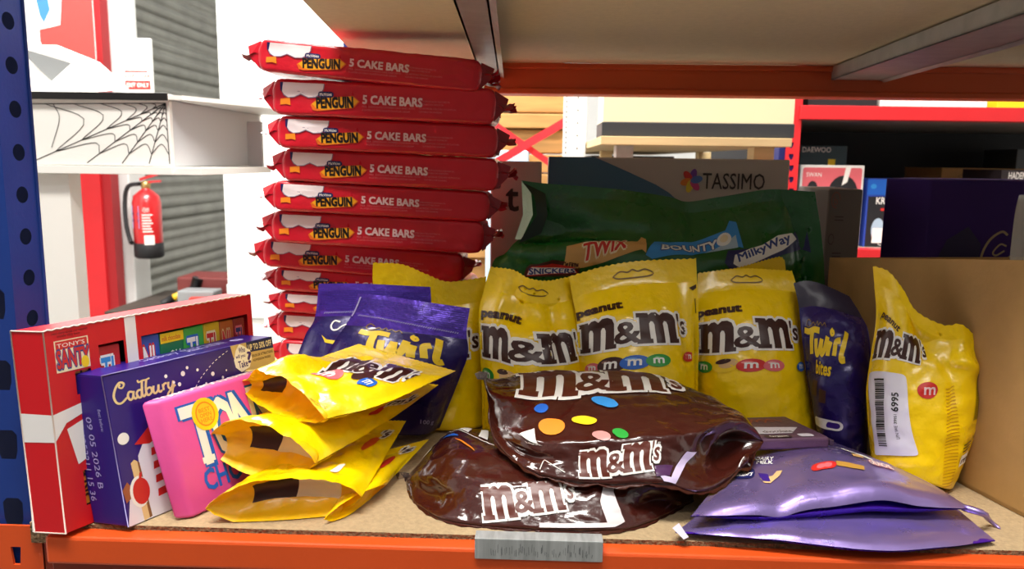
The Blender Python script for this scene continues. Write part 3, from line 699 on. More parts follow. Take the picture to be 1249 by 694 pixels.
def uv_at(s, x, y):
    S = s.S.reshape(-1,3) @ RM-CAM @ RM
    px = 624.5-FPX*S[:,0]/S[:,2]; py = 347+FPX*S[:,1]/S[:,2]
    Nn = s.N.reshape(-1,3); face = np.einsum('ij,ij->i', Nn, CAM-s.S.reshape(-1,3))
    d = (px-x)**2+(py-y)**2+np.where(face < 0, 400, 0)
    k = int(d.argmin()); j, i = divmod(k, s.nu); return np.array([i/(s.nu-1), j/(s.nv-1)])
def region(s, bl, br, tr, tl, W, H, n=44):
    """the piece of surface s between four places on it, as a surface of its own, W x H units"""
    c = [uv_at(s, *q) for q in (bl, br, tr, tl)]
    S = np.zeros((n,n,3)); N = np.zeros((n,n,3)); r = Surf(np.zeros((2,2,3)))
    for j in range(n):
        for i in range(n):
            a, b = i/(n-1), j/(n-1); q = (1-a)*(1-b)*c[0]+a*(1-b)*c[1]+a*b*c[2]+(1-a)*b*c[3]
            S[j,i] = s.at(q[0], q[1], 0); N[j,i] = s.at(q[0], q[1], 1)-S[j,i]
    r.S, r.N, r.nu, r.nv, r.W, r.H = S, N, n, n, W, H
    return r
def Pz(x, y, Y, z=.0012):
    p = P(x, y, Y); p[2] = max(p[2], z) if z is not None else p[2]; return p

# ---- penguin biscuit packs: one flow-wrapped pack, copied up the stack
LEN, DEP, HGT = .268, .085, .0365
def pack_section(x, ys, zs, n=36, bend=0., zmid=.5):
    out = []; r = .0035
    hw, hh = DEP/2*ys, HGT/2*zs; rr = min(r, hw*.9, hh*.9)
    per = []
    for cx, cz, a0 in ((-hw+rr,-hh+rr,180),(-hw+rr,hh-rr,90),(hw-rr,hh-rr,0),(hw-rr,-hh+rr,-90)):
        for k in range(4):
            an = radians(a0+(90 if False else 0)+({180:90,90:90,0:90,-90:90}[a0])-k*30) if False else radians({180:270,90:180,0:90,-90:0}[a0]-k*30)
            per.append((cx+rr*cos(an), cz+rr*sin(an)))
    # resample: front face runs first (bottom-front to top-front)
    pts = []
    seq = [per[3], per[4]]
    def edge(a, b, m): return [(a[0]+(b[0]-a[0])*k/m, a[1]+(b[1]-a[1])*k/m) for k in range(m)]
    pts += edge(per[3], per[4], 12)+per[4:7]+edge(per[7], per[8], 8)+per[8:11]+edge(per[11], per[12], 8)+per[12:15]+edge(per[15], per[0], 8)+per[0:3]
    return [V3(x, DEP/2+p[0], HGT*zmid+p[1]+bend) for p in pts]
def penguin_pack(seed, label, group):
    t = thing('cake_bar_pack', label, 'cake bar pack', (0,0,0), group)
    xs = [-.1345,-.1325,-.129]+list(np.linspace(-.124,.124,44))+[.129,.1325,.1345]
    sc = {-.1345:(.93,.45),-.1325:(.97,.75),-.129:(.99,.94),.129:(.99,.94),.1325:(.97,.75),.1345:(.93,.45)}
    S = np.array([pack_section(x, *sc.get(x, (1,1))) for x in xs])
    c = S.mean(1, keepdims=True); N = normals(S); 
    if np.einsum('ijk,ijk->', N, S-c) < 0: N = -N
    S = wrinkle(S, N, .001, 40, seed, aniso=(1,1,1.3))
    Sc = np.concatenate([S, S[:,:1]], 1)
    sheets('wrapper', [(Sc, True)], [REDF], t)
    f = np.transpose(S[3:-3, :13], (1,0,2)); fs = Surf(f, W=275, H=38)
    if fs.N[:,:,1].mean() > 0: fs.N = -fs.N
    rnd = random.Random(seed)
    for sd in (-1, 1):
        nx, ny = 8, 17; G_ = np.zeros((nx, ny, 3)); be = rnd.uniform(-.006,.008); tw = rnd.uniform(-.006,.006)
        for i in range(nx):
            for j in range(ny):
                q = i/(nx-1); y = DEP/2+(j/(ny-1)-.5)*DEP*(.93+.06*q); x = sd*(.1345+.02*q+(.0022*(j%2) if i == nx-1 else 0))
                z = HGT*.5+be*q*q+tw*q*(j/(ny-1)-.5)*2+.0035*q*sin(j*.9+seed)+.0016*sin(j*2.2+i)
                G_[i,j] = (x-sd*.006*q*max(0, sin(j*.7+seed*2)), y, z)
        # root of the fin follows the pack end: flare from the end section
        G2 = G_.copy(); G2[:,:,2] += .0006
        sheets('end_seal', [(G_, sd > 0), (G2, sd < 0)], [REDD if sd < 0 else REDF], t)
        # folded gusset triangles at the front corner
        zt_, zb_ = HGT*.93, HGT*.07; xx = sd*.133
        mobj('end_fold', [(xx,.003,zt_),(xx+sd*.0165,.006+.004*rnd.random(),HGT*(.62+.2*rnd.random())),(xx+sd*.013,.004,HGT*.42),(xx,.003,zb_),(xx+sd*.008,.02,HGT*.55),(xx+sd*.003,.03,zt_),(xx+sd*.003,.03,zb_)],
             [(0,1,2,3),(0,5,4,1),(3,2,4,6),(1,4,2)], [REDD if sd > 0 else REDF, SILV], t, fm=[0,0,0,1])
    a = Art(fs, off=.0008, cuts=40)
    sh_ = lambda q: [((x-11.5)*1.06+1.5, y) for x, y in q]
    a.poly(sh_([(11,38),(11,27),(14,21),(20,17.5),(28,18.5),(36,22.5),(46,18.5),(56,19.5),(62,24.5),(65.5,31),(66.5,38)]), ink('mauve_shadow','8a7590'))
    a.poly(sh_([(11.5,38),(11.5,27.5),(15,21.8),(20,18.5),(28,19.5),(36,23.8),(46,19.5),(55,20.5),(61,25.5),(64.5,31),(65.5,38)]), ink('soft_white','efe4e6'))
    a.poly([(0,38),(0,28),(2,25),(4,38)], NAVY); a.poly([(0,16),(13,18),(14,8),(8,9.5),(0,8)], IORA)
    a.build('white_and_orange_print', t)
    a = Art(fs, off=.0009, cuts=40)
    a.poly([(41,10),(51,19),(98,24),(107,17),(99,8),(60,3),(50,2),(44,3)], ink('badge_edge','e86a20')); a.poly([(43,11),(53,19),(97,23),(105,17),(97,8.5),(58,4),(49,5)], ink('badge_yellow','f0a81e'))
    a.rrect(51,20,72,28,3.5,NAVY); a.text("McVities", 53.5,21.8,4,WHITE,w=16,bold=.02,rot=.06)
    a.text('PENGUIN', 49.5,6,13.5,BLACK,w=49,bold=.1,rot=.06); a.build('brand_badge', t)
    a = Art(fs, off=.0009, cuts=40); PW = ink('pale_pink','f3cfd0'); FP = ink('faint_pink','d9767c')
    a.text('5 CAKE BARS', 111,14.5,11,PW,w=79,bold=.07,rot=-.01)
    a.text('MILK CHOCOLATE COVERED CAKE BARS WITH',110,9.4,2.6,FP,w=70); a.text('A LAYER OF CHOCOLATE FLAVOUR CREAM',110,5,2.6,FP,w=64)
    for k, (y, l) in enumerate(((20,48),(16,38),(10.5,58),(6,36))): a.text(('NO HYDROGENATED VEGETABLE OIL','VEGETABLE FAT FREE FROM','NO ARTIFICIAL COLOURS OR FLAVOURS','SUITABLE FOR SHARING')[k], 186,y,2.3,FP,w=l*.85)
    a.build('lettering', t)
    return t
def copy_tree(o, parent=None):
    c = o.copy(); COL.objects.link(c)
    if parent is not None: c.parent = parent
    for ch in list(o.children): copy_tree(ch, c)
    return c
packs = [(308,46,588,73,.315,104),(322,94,605,108,.325,149),(330,140,607,153,.335,193),(335,180,608,194,.345,233),(325,219,597,235,.352,271),(322,256,590,271,.36,307),(314,289,566,311,.385,345),(326,325,577,344,.395,0),(331,354,583,371,.4,0),(328,380,582,395,.405,0),(332,414,585,428,.405,0),(335,446,588,458,.405,0)]
orders = ['topmost','second from the top','third from the top','fourth from the top','fifth from the top','sixth from the top','seventh from the top','eighth from the top','ninth from the top','tenth from the top','eleventh from the top','lowest']
gp = 'red cake bar packs in the tall stack'
protos = [penguin_pack(s, 'red cake bar pack', gp) for s in (3, 11)]
tops = [P(p[0]+10, p[1], p[4])[2]*.5+P(p[2], p[3], p[4])[2]*.5 for p in packs]
for i, (xl, yl, xr, yr, Y, _) in enumerate(packs):
    o = protos[i] if i < 2 else copy_tree(protos[(0,1,1,0,1,0,0,1,0,1,0,1)[i]])
    a, b = P(xl+9, yl+1, Y), P(xr, yr, Y)
    ztop = (a[2]+b[2])/2; zlow = tops[i+1] if i+1 < len(packs) else .0005
    h = (ztop-zlow)*.985
    sx = np.linalg.norm(b-a)/LEN; o.scale = (sx, 1, h/HGT)
    tl = math.atan2(b[2]-a[2], b[0]-a[0]); tl2 = tl
    m = (a+b)/2; o.location = (m[0]+sin(tl)*h, Y, m[2]-h*cos(tl)); o.rotation_euler = (0, -tl2, radians((1.2,-1.5,.8,-.6,1.5,-.8,1.8,0,1,-1,.5,0)[i]))
    if i == len(packs)-1: o.rotation_euler = (0,0,0); o.location.z = .0008
    o['label'] = 'red cake bar pack, '+orders[i]+' of the tall stack'

# ---- yellow peanut pouches
def peanut_art(t, s, zone, flip=False, lent=True, peanut=True, mmw=None, quad=None, sweets=None):
    """zone: the four places (bl, br, tr, tl) of the front print"""
    r = region(s, *zone, 132, 110)
    a = Art(r, cuts=25)
    if peanut:
        a.text('peanut', 2, 92, 13, CHOC, w=52, bold=.1, rot=.05); a.build('small_lettering', t); a = Art(r, cuts=25)
    a.mm(6, 42, 116, 42, rot=.03); a.build('logo', t)
    if lent:
        a = Art(r, cuts=25)
        for (x, y, rr, m) in (sweets or ((14,20,12,IGRN),(40,23,14,TAN),(66,21,13,IRED),(92,22,12,PINKRED))):
            if m is TAN: a.ell(x,y,rr,rr*.7,IYEL,.2); a.ell(x+3,y+3,rr*.7,rr*.45,TAN,.3); a.ell(x-2,y+6,rr*.6,rr*.25,CHOC,.2)
            else: a.lentil(x, y, rr, m)
        a.build('sweets_print', t)
gpk = 'yellow peanut pouches standing at the back'
def slitmarks(t, s, pts):
    a = Art(s, cuts=40); a.f.W = a.f.H = 100
    for q in pts: a.poly(q, ink('notch_brown','3a2408'))
    a.build('tear_notch', t)
Yp = .245
t, s = pouch('peanut_pouch', 'left of three standing yellow pouches before the green bag, top crumpled and sagging', 'sweet pouch', gpk,
    [Pz(589,534,Yp),P(587,455,Yp),P(584,385,Yp+.01),P(590,355,Yp+.015),P(598,326,Yp+.02)], [Pz(716,535,Yp+.01),P(716,440,Yp+.01),P(714,390,Yp+.012),P(709,360,Yp+.02),P(704,337,Yp+.025)],
    [Pz(589,534,Yp),Pz(650,537,Yp-.02),Pz(716,535,Yp+.01)], [P(598,326,Yp+.02),P(626,330,Yp+.015),P(645,340,Yp+.005),P(668,343,Yp+.012),P(690,339,Yp+.02),P(704,337,Yp+.025)], .03, YEL, seed=4, wr=.0032, fr=30, vs=.86,
    dents=((.38,.75,.16,.1,-.012),(.68,.72,.07,.14,-.01),(.2,.8,.08,.16,.006),(.55,.66,.25,.05,.006)))
peanut_art(t, s, ((588,470),(716,470),(712,385),(588,375)), sweets=((14,20,12,IGRN),(40,23,14,TAN),(66,21,13,IRED),(90,22,12,PINKRED)))
t, s = pouch('peanut_pouch', 'middle of three standing yellow pouches before the green bag, top edge flat', 'sweet pouch', gpk,
    [Pz(708,535,Yp-.01),P(705,440,Yp-.01),P(703,390,Yp-.002),P(698,362,Yp+.005),P(694,338,Yp+.01)], [Pz(853,533,Yp-.01),P(851,470,Yp-.01),P(852,400,Yp),P(849,316,Yp+.015)],
    [Pz(708,535,Yp-.01),Pz(780,540,Yp-.035),Pz(853,533,Yp-.01)], [P(694,338,Yp+.01),P(735,326,Yp+.012),P(780,319,Yp+.014),P(849,316,Yp+.015)], .032, YEL, seed=8, wr=.0022,
    dents=((.3,.7,.2,.05,.004),(.85,.6,.05,.3,-.004)))
peanut_art(t, s, ((702,464),(842,458),(842,368),(702,376)), sweets=((22,20,11,PINKRED),(44,22,15,CHOC),(66,23,13,IBLU),(87,24,12,IGRN),(126,28,10,IRED)))
slitmarks(t, s, [[(93,84),(99,86),(99,84),(96,82.5)],[(97,70),(97.8,70),(97.8,78),(97,78)]])
t, s = pouch('peanut_pouch', 'right of three standing yellow pouches before the green bag, beside a purple pouch', 'sweet pouch', gpk,
    [Pz(856,528,Yp+.005),P(848,470,Yp+.005),P(849,400,Yp+.01),P(851,334,Yp+.03)], [Pz(997,530,Yp+.005),P(988,480,Yp+.005),P(978,400,Yp+.01),P(972,352,Yp+.02),P(966,331,Yp+.03)],
    [Pz(856,528,Yp+.005),Pz(925,534,Yp-.02),Pz(997,530,Yp+.005)], [P(851,334,Yp+.03),P(880,330,Yp+.03),P(910,328,Yp+.03),P(966,331,Yp+.03)], .032, YEL, seed=15, wr=.0022)
peanut_art(t, s, ((851,463),(981,463),(978,376),(850,376)), sweets=((12,22,12,IGRN),(38,24,14,TAN),(62,23,13,IRED),(84,22,12,PINKRED),(124,20,10,IBLU)))
t, s = pouch('peanut_pouch', 'yellow pouch hidden behind the right standing pouch, only its torn top edge showing', 'sweet pouch', None,
    [Pz(870,520,.3),P(868,400,.305),P(868,330,.31)], [Pz(975,520,.3),P(966,400,.305),P(957,320,.31)], [Pz(870,520,.3),Pz(975,520,.3)],
    [P(868,331,.31),P(895,328,.31),P(922,321,.31),P(950,314,.31),P(957,318,.31)], .016, YEL, seed=21, hole=False)
t, s = pouch('peanut_pouch', 'yellow pouch standing behind the two purple pouches beside the red stack', 'sweet pouch', None,
    [Pz(478,522,.3),P(470,440,.302),P(462,380,.305),P(455,346,.305),P(455,321,.305)], [Pz(596,524,.275),P(592,440,.28),P(591,380,.29),P(593,338,.295)],
    [Pz(478,524,.285),Pz(540,524,.262),Pz(596,524,.275)], [P(455,321,.295),P(490,323,.295),P(520,335,.29),P(545,344,.288),P(575,341,.292),P(593,338,.295)], .022, YEL, seed=27, wr=.002, hole=False, vs=.84)
peanut_art(t, s, ((468,465),(592,470),(594,385),(466,375)), lent=False)
# the tilted pouch with the barcode sticker
t, s = pouch('peanut_pouch', 'yellow pouch with a white barcode sticker leaning against the cardboard tray', 'sweet pouch', None,
    [Pz(1062,552,.165),P(1057,480,.165),P(1063,430,.17),P(1069,385,.175),P(1065,325,.18)], [Pz(1163,597,.13),P(1187,535,.135),P(1199,470,.14),P(1200,440,.142),P(1196,424,.145)],
    [Pz(1062,552,.165),Pz(1110,580,.125),Pz(1163,597,.13)], [P(1065,325,.18),P(1084,332,.165),P(1102,354,.155),P(1118,380,.15),P(1151,397,.145),P(1172,396,.138),P(1190,412,.14),P(1196,424,.145)], .02, YEL, seed=33, wr=.0027, hole=False, vs=.9,
    dents=((.45,.86,.1,.1,-.012),(.75,.78,.12,.05,.006)))
a = Art(region(s, (1062,455),(1135,455),(1118,385),(1068,378), 73, 74), cuts=22)
a.text('peanut', 8,62,9,CHOC,w=30,bold=.05,rot=-.65); a.build('small_lettering', t)
a = Art(region(s, (1060,462),(1130,458),(1120,400),(1066,392), 70, 62), cuts=22); a.mm(2,20,66,30,rot=-.12); a.build('logo', t)
a = Art(region(s, (1108,490),(1148,490),(1148,462),(1108,462), 40, 28), cuts=22); a.ell(23,14,12,10,IRED); a.text('m',19,9,9,ink('pale_pink','f3cfd0'),bold=.03); a.build('sweets_print', t)
r = region(s, (1068,556),(1118,556),(1103,458),(1061,457), 45, 96)
a = Art(r, off=.0012, cuts=24); STK = ink('sticker_paper','e4e0ea'); a.rrect(0,0,45,96,4,STK); st_o = a.build('barcode_sticker', t, label='white paper barcode sticker with a black number')
WLOC[st_o.name] = WLOC[t.name]
a = Art(r, off=.0016, cuts=24); y = 12
rnd = random.Random(5)
while y < 88:
    hh = rnd.choice((.6,.8,1.4,2.0)); a.rect(10,y,22,y+hh,BLACK); y += hh+rnd.choice((.6,.9,1.5))
a.text('6995',36.5,54,6.5,BLACK,w=20,bold=.03,rot=pi/2); a.text('LPN WE 39951',35,22,2.8,BLACK,w=29,rot=pi/2); a.build('barcode', st_o)
a = Art(region(s, (1146,594),(1162,594),(1172,470),(1150,470), 20, 124), cuts=24)
for k in range(30): a.stroke([(3,k*4.1),(15,k*4.1+4)],.9,ink('dark_yellow','c98f00'),smooth=False)
a.build('seal_hatching', t)
a = Art(region(s, (1166,575),(1184,565),(1198,450),(1186,450), 18, 120), cuts=24)
for k in range(22): a.rect(8,58+k*2.6,16,59.2+k*2.6,ink('notch_brown','3a2408'))
for y in (30,26,22): a.rect(1,y,13,y+1.6,ink('notch_brown','3a2408'))
a.rect(1,3,12,18,WHITE); a.text('m',3,6,6,CHOC,bold=.04); a.build('back_print', t)

# ---- purple twirl pouches
def twirl_strokes(a, x, y, sc, m):
    S = lambda pts, w: a.stroke([(x+p[0]*sc, y+p[1]*sc) for p in pts], w*sc*1.45, m, taper=False)
    S([(-3,26),(6,24),(16,25.5),(26,24.5)], 4.2); S([(12,25),(11,14),(12,2)], 5)
    S([(20,17),(21,6),(24,2),(28,7),(31,17)], 4.4); S([(31,17),(31,7),(34,3),(38,9),(41,20)], 4.4)
    S([(46,16),(44,8),(44,2)], 4.6); S([(54,3),(54,14),(56,17),(61,18)], 4.4)
    S([(70,27),(66,14),(64,4),(66,0),(70,1)], 4.6); S([(46,24),(49,26),(50,23),(47,22),(45,25),(48,28)], 1.8)
def twirl_pouch(label, group, L, R, B, T, seed, zone, **k):
    t, s = pouch('chocolate_pouch', label, 'sweet pouch', group, L, R, B, T, .02, TWP, seed=seed, hole=False, **k)
    if zone:
        r = region(s, *zone, 90, 60); a = Art(r, cuts=25)
        a.stroke([(20,55),(15,58),(11,54),(14,50),(20,51),(22,53),(25,54),(28,51),(32,55),(34,51),(38,54),(42,51),(46,54),(49,50)], 1.2, ink('dull_gold2','8a6a2a')); a.build('script_lettering', t)
        a = Art(r, cuts=25); twirl_strokes(a, 9, 19, 1.08, IYEL); a.text('bites', 34,1,14,IYEL,w=32,bold=.05); a.build('logo', t)
    return t, s
Yt = .215
t, s = twirl_pouch('front one of two purple pouches at the red stack, shiny pleated top', 'purple pouches',
    [Pz(395,515,Yt+.015),P(385,470,Yt+.01),P(403,425,Yt+.012),P(427,388,Yt+.018),P(437,358,Yt+.026)], [Pz(536,522,Yt+.025),P(561,460,Yt+.015),P(571,430,Yt+.015),P(569,405,Yt+.018),P(573,376,Yt+.026)],
    [Pz(395,515,Yt+.015),Pz(470,522,Yt-.005),Pz(536,522,Yt+.025)], [P(437,358,Yt+.026),P(470,361,Yt+.03),P(510,367,Yt+.024),P(573,376,Yt+.026)], 5, ((418,450),(548,462),(540,405),(436,392)), vs=.76, wr=.0018, seal_mat=TWS, zig=False)
a = Art(region(s, (428,385),(566,412),(572,378),(440,360), 138, 30), cuts=40)
for k in range(46): a.stroke([(8+k*2.7,1.6+.3*(k%2)),(9.6+k*2.7,3.6)],1.0,LILAC,smooth=False)
for k in range(9): a.rect(1,7+k*2.4,136,7.5+k*2.4,ink('seal_line','26147a'))
a.rect(.2,-6,2.0,29,LILAC); a.build('pleats', t)
a = Art(region(s, (500,522),(540,520),(552,490),(505,490), 40, 30), cuts=25); a.text('100 g', 8,6,6,LILAC,w=16,bold=.02); a.build('weight_print', t)
t, s = twirl_pouch('back one of two purple pouches at the red stack, mostly hidden', 'purple pouches',
    [Pz(362,506,.265),P(358,455,.262),P(372,410,.265),P(384,388,.268),P(389,346,.275)], [Pz(520,506,.27),P(528,440,.27),P(527,390,.272),P(525,350,.278)],
    [Pz(362,506,.265),Pz(440,508,.25),Pz(520,506,.27)], [P(389,346,.275),P(440,346,.278),P(525,350,.278)], 9, None, vs=.76, wr=.0018, seal_mat=TWS, zig=False)
a = Art(region(s, (387,388),(520,388),(524,352),(390,348), 138, 38), cuts=40)
for k in range(46): a.stroke([(8+k*2.7,6+.3*(k%2)),(9.6+k*2.7,8)],1.0,LILAC,smooth=False)
for k in range(9): a.rect(1,11+k*2.6,136,11.6+k*2.6,ink('seal_line','26147a'))
a.build('pleats', t)
a = Art(region(s, (392,420),(442,420),(442,385),(392,388), 50, 34), cuts=25)
a.stroke([(22,28),(15,30),(11,24),(14,18),(20,18),(25,22),(30,24),(31,19),(35,24),(37,19),(41,23),(44,19)],2,WHITE); a.poly([(0,12),(6,6),(18,4),(14,0),(4,2)],IYEL); a.build('lettering', t)
t, s = twirl_pouch('purple pouch standing between two yellow pouches at the cardboard tray', 'purple pouches',
    [Pz(1000,530,.225),P(986,470,.225),P(978,410,.23),P(974,372,.24),P(968,346,.25)], [Pz(1056,556,.2),P(1062,470,.205),P(1060,410,.215),P(1050,385,.23),P(1036,362,.245)],
    [Pz(1000,530,.225),Pz(1030,548,.2),Pz(1056,556,.2)], [P(968,346,.25),P(985,343,.248),P(1005,348,.245),P(1036,362,.245)], 13, ((981,452),(1032,462),(1034,392),(977,388)), vs=.84, wr=.0028, seal_mat=film('dark_plum_seal','1c1030',.5,coat=.1))
a = Art(region(s, (995,522),(1040,535),(1040,505),(995,495), 45, 26), cuts=20); a.rrect(2,6,38,16,4,WHITE); a.rrect(24,8,36,14,2.5,IPUR); a.build('nutrition_print', t)
a = Art(region(s, (985,490),(1030,500),(1030,455),(985,450), 45, 42), cuts=20); a.poly([(10,14),(18,12),(19,30),(11,31)],ink('bar_brown','4a2c22')); a.poly([(22,6),(30,5),(30,20),(22,22)],ink('bar_brown','4a2c22')); a.build('bar_print', t)

# ---- the green bag of assorted bars
t, s = pouch('sharing_bag', 'large dark green bag of assorted bars lying on edge behind the yellow pouches', 'sweet bag', None,
    [Pz(612,498,.345),P(606,400,.335),P(600,325,.325),P(618,308,.32),P(634,290,.335),P(645,255,.345),P(636,220,.35)], [Pz(1010,505,.345),P(1008,400,.335),P(1003,300,.335),P(994,234,.345)],
    [Pz(612,498,.345),Pz(800,505,.32),Pz(1010,505,.345)], [P(636,220,.35),P(668,224,.348),P(745,230,.35),P(815,240,.352),P(838,246,.354),P(880,240,.352),P(940,231,.35),P(994,234,.345)], .024, GREEN, seed=40, wr=.004, fr=22, vs=.95, zig=False, hole=False, nu=80, nv=60,
    dents=((.35,.72,.4,.05,.008),(.15,.8,.12,.06,-.012),(.4,.88,.08,.08,.006),(.93,.7,.03,.4,-.01)))
wq = [P(636,220,.344),P(648,236,.325),P(650,262,.318),P(636,292,.318),P(628,292,.33),P(638,262,.338)]
mobj('open_end', [wq[0],wq[1],wq[2],wq[3],wq[4],wq[5]], [(0,1,2,5),(5,2,3,4)], [GREENW], t, smooth=True, label='pale inside of the open end')
dk = ink('fold_shade','06200d'); mobj('fold', [P(637,222,.334),P(652,240,.322),P(655,262,.316),P(632,297,.314),P(660,285,.316),P(668,262,.322),P(665,236,.326)], [(0,1,6),(1,2,5,6),(2,3,4,5)], [dk], t, smooth=True)  # dark sheet: shade in the open end's hollow put into colour
def bar_print(zone, W, H, fn, nm): a = Art(region(s, *zone, W, H, n=34), cuts=33, off=.0009); fn(a); a.build(nm, t)
bar_print(((685,328),(788,310),(788,290),(685,304)), 104, 28, lambda a: (a.poly([(0,3),(6,0),(50,1),(98,4),(104,0),(104,24),(98,28),(92,20),(40,24),(4,26)],ink('toffee','d6a45c')),
    a.text('TWIX',22,7,15,IRED,w=54,bold=.06,rot=.03,shear=.15,ol=(CREAM,.06))), 'caramel_bar_print')
bar_print(((638,340),(710,336),(708,313),(640,318)), 68, 22, lambda a: (a.poly([(0,2),(10,18),(34,22),(68,16),(68,0)],ink('snack_brown','4a2118')), a.poly([(4,3),(12,15),(34,19),(62,14),(66,4)],IRED), a.poly([(5,4),(13,14),(62,12.5),(64,4.5)],WHITE), a.text('SNICKERS',8,4.5,7.5,DBLU,w=54,bold=.05,shear=.2)), 'nut_bar_print')
bar_print(((788,318),(908,304),(898,266),(792,292)), 116, 34, lambda a: (a.poly([(0,4),(8,0),(60,4),(108,6),(116,2),(114,30),(106,34),(98,26),(40,26),(6,28)],SKY), a.poly([(70,4),(110,4),(110,18)],PALE), a.text('BOUNTY',16,8,12,WHITE,w=70,bold=.05,rot=.0,ol=(DBLU,.05)), a.ell(95,17,9,7,WHITE), a.ell(95,18,5,4,CREAM)), 'coconut_bar_print')
bar_print(((880,330),(988,318),(984,276),(884,296)), 106, 40, lambda a: (a.poly([(0,8),(8,0),(50,4),(96,14),(106,10),(104,34),(94,40),(86,32),(40,22),(4,24)],NAVY), a.poly([(10,6),(20,0),(45,6),(70,14),(90,26),(84,33),(66,32),(45,24),(30,22),(12,16)],WHITE), a.text('MilkyWay',18,4,13,DBLU,w=66,bold=.045,rot=.26)), 'milk_bar_print')
t2 = t

# ---- yellow pouches lying in the front heap, bottoms towards the camera
GM = [YELIN, ink('gusset_brown','3c1a10'), ink('gusset_white','efe6d2'), YELIN]
def gfn(b0, b1, w1, w0=.3, w2=.72): 
    return lambda u, w: 1 if (b0 < u < b1 and w0 < w < w2) else (2 if (b1 <= u < w1 and w0 < w < w2) else 0)
def lying(label, L0, R0, FR, thick, seed, gt, FL=None, Bmid=None, Lm=None, Rm=None, zone=None, **k):
    L0, R0, FR = [np.array(p) for p in (L0, R0, FR)]
    FL = L0+(FR-R0) if FL is None else np.array(FL)
    Bm = [L0, (L0+R0)/2+(V3(0,-.012,0) if Bmid is None else np.array(Bmid)), R0]
    Lc = [L0, FL] if Lm is None else [L0, *Lm, FL]; Rc = [R0, FR] if Rm is None else [R0, *Rm, FR]
    return pouch('peanut_pouch', label, 'sweet pouch', 'yellow pouches heaped at the front', Lc, Rc, Bm, [FL, (FL+FR)/2, FR], thick, YEL, YELIN, bottom='open', gt=gt, seed=seed, hole=False, gmat=GM, minz=.001, **k)
dz = V3(0,0,1)
# lowest pouch
t, s = lying('lowest yellow pouch of the front heap, only its right part showing', G(396,634,.005), G(470,592,.008), G(523,536,.02), .009, 51, .011, FL=G(446,556,.02), wr=.002)
a = Art(region(s, (452,585),(492,565),(520,530),(478,545), 60, 50), cuts=25); a.ell(16,17,12,9,IRED); a.text("'s",26,26,18,CHOC,w=22,bold=.05,ol=(WHITE,.1)); a.build('logo', t)
# third
t, s = lying('third yellow pouch of the front heap, its open base gaping near the shelf edge', G(251,621,.014), G(441,607,.016), G(495,514,.04), .013, 57, .026, FL=G(395,512,.045), Bmid=(0,-.006,.0),
    gfn=gfn(.2,.48,.8), wr=.003, gd=.2)
a = Art(region(s, (400,578),(445,560),(492,518),(440,530), 60, 50), cuts=25); a.ell(30,30,11,8,ink('orange_red','d8501e')); a.text("'s",34,36,13,CHOC,w=14,bold=.05,ol=(WHITE,.1)); a.ell(8,6,9,6,WHITE); a.build('logo', t)
# second
t, s = lying('second yellow pouch of the front heap, open base showing a brown and white fold', G(253,543,.05), G(384,566,.046), G(534,470,.072), .013, 63, .029, FL=G(415,455,.082), Bmid=(-.004,-.006,.004),
    Rm=[G(438,535,.054),G(490,502,.064)], gfn=gfn(.22,.46,.86), wr=.0034, gd=.22)
a = Art(region(s, (415,530),(470,505),(530,472),(470,480), 70, 50), cuts=25); a.ell(22,20,9,6,IRED); a.text("m's",30,24,15,CHOC,w=34,bold=.05,ol=(WHITE,.1)); a.build('logo', t)
# top
t, s = lying('topmost yellow pouch of the front heap, its logo half hidden in glare', G(293,471,.092), G(396,512,.083), G(555,453,.096), .014, 69, .02, FL=G(437,420,.106), Bmid=(.0,-.006,.006),
    Rm=[G(470,492,.089)], gfn=gfn(.1,.3,.3), wr=.0042, gd=.22, dents=((.3,.22,.12,.16,.012),(.12,.2,.06,.2,-.01),(.5,.3,.06,.3,-.007)))
r = region(s, (352,458),(466,478),(520,455),(418,436), 120, 60); a = Art(r, cuts=25); a.mm(18,16,104,36,rot=.02); a.build('logo', t)
a = Art(r, cuts=25, off=.0007); a.lentil(42,6,15,PINKRED,.2); a.ell(78,14,12,7,CHOC,.1); a.lentil(94,6,11,IBLU,-.2); a.build('sweets_print', t)
a = Art(region(s, (355,512),(412,510),(412,502),(350,500), 60, 10), cuts=25, off=.0008); a.text('BEST BEFORE',4,4,2.6,ink('print_grey','6a5410'),w=36); a.text('09 2026',8,0,2.6,ink('print_grey','6a5410'),w=26); a.build('date_print', t)

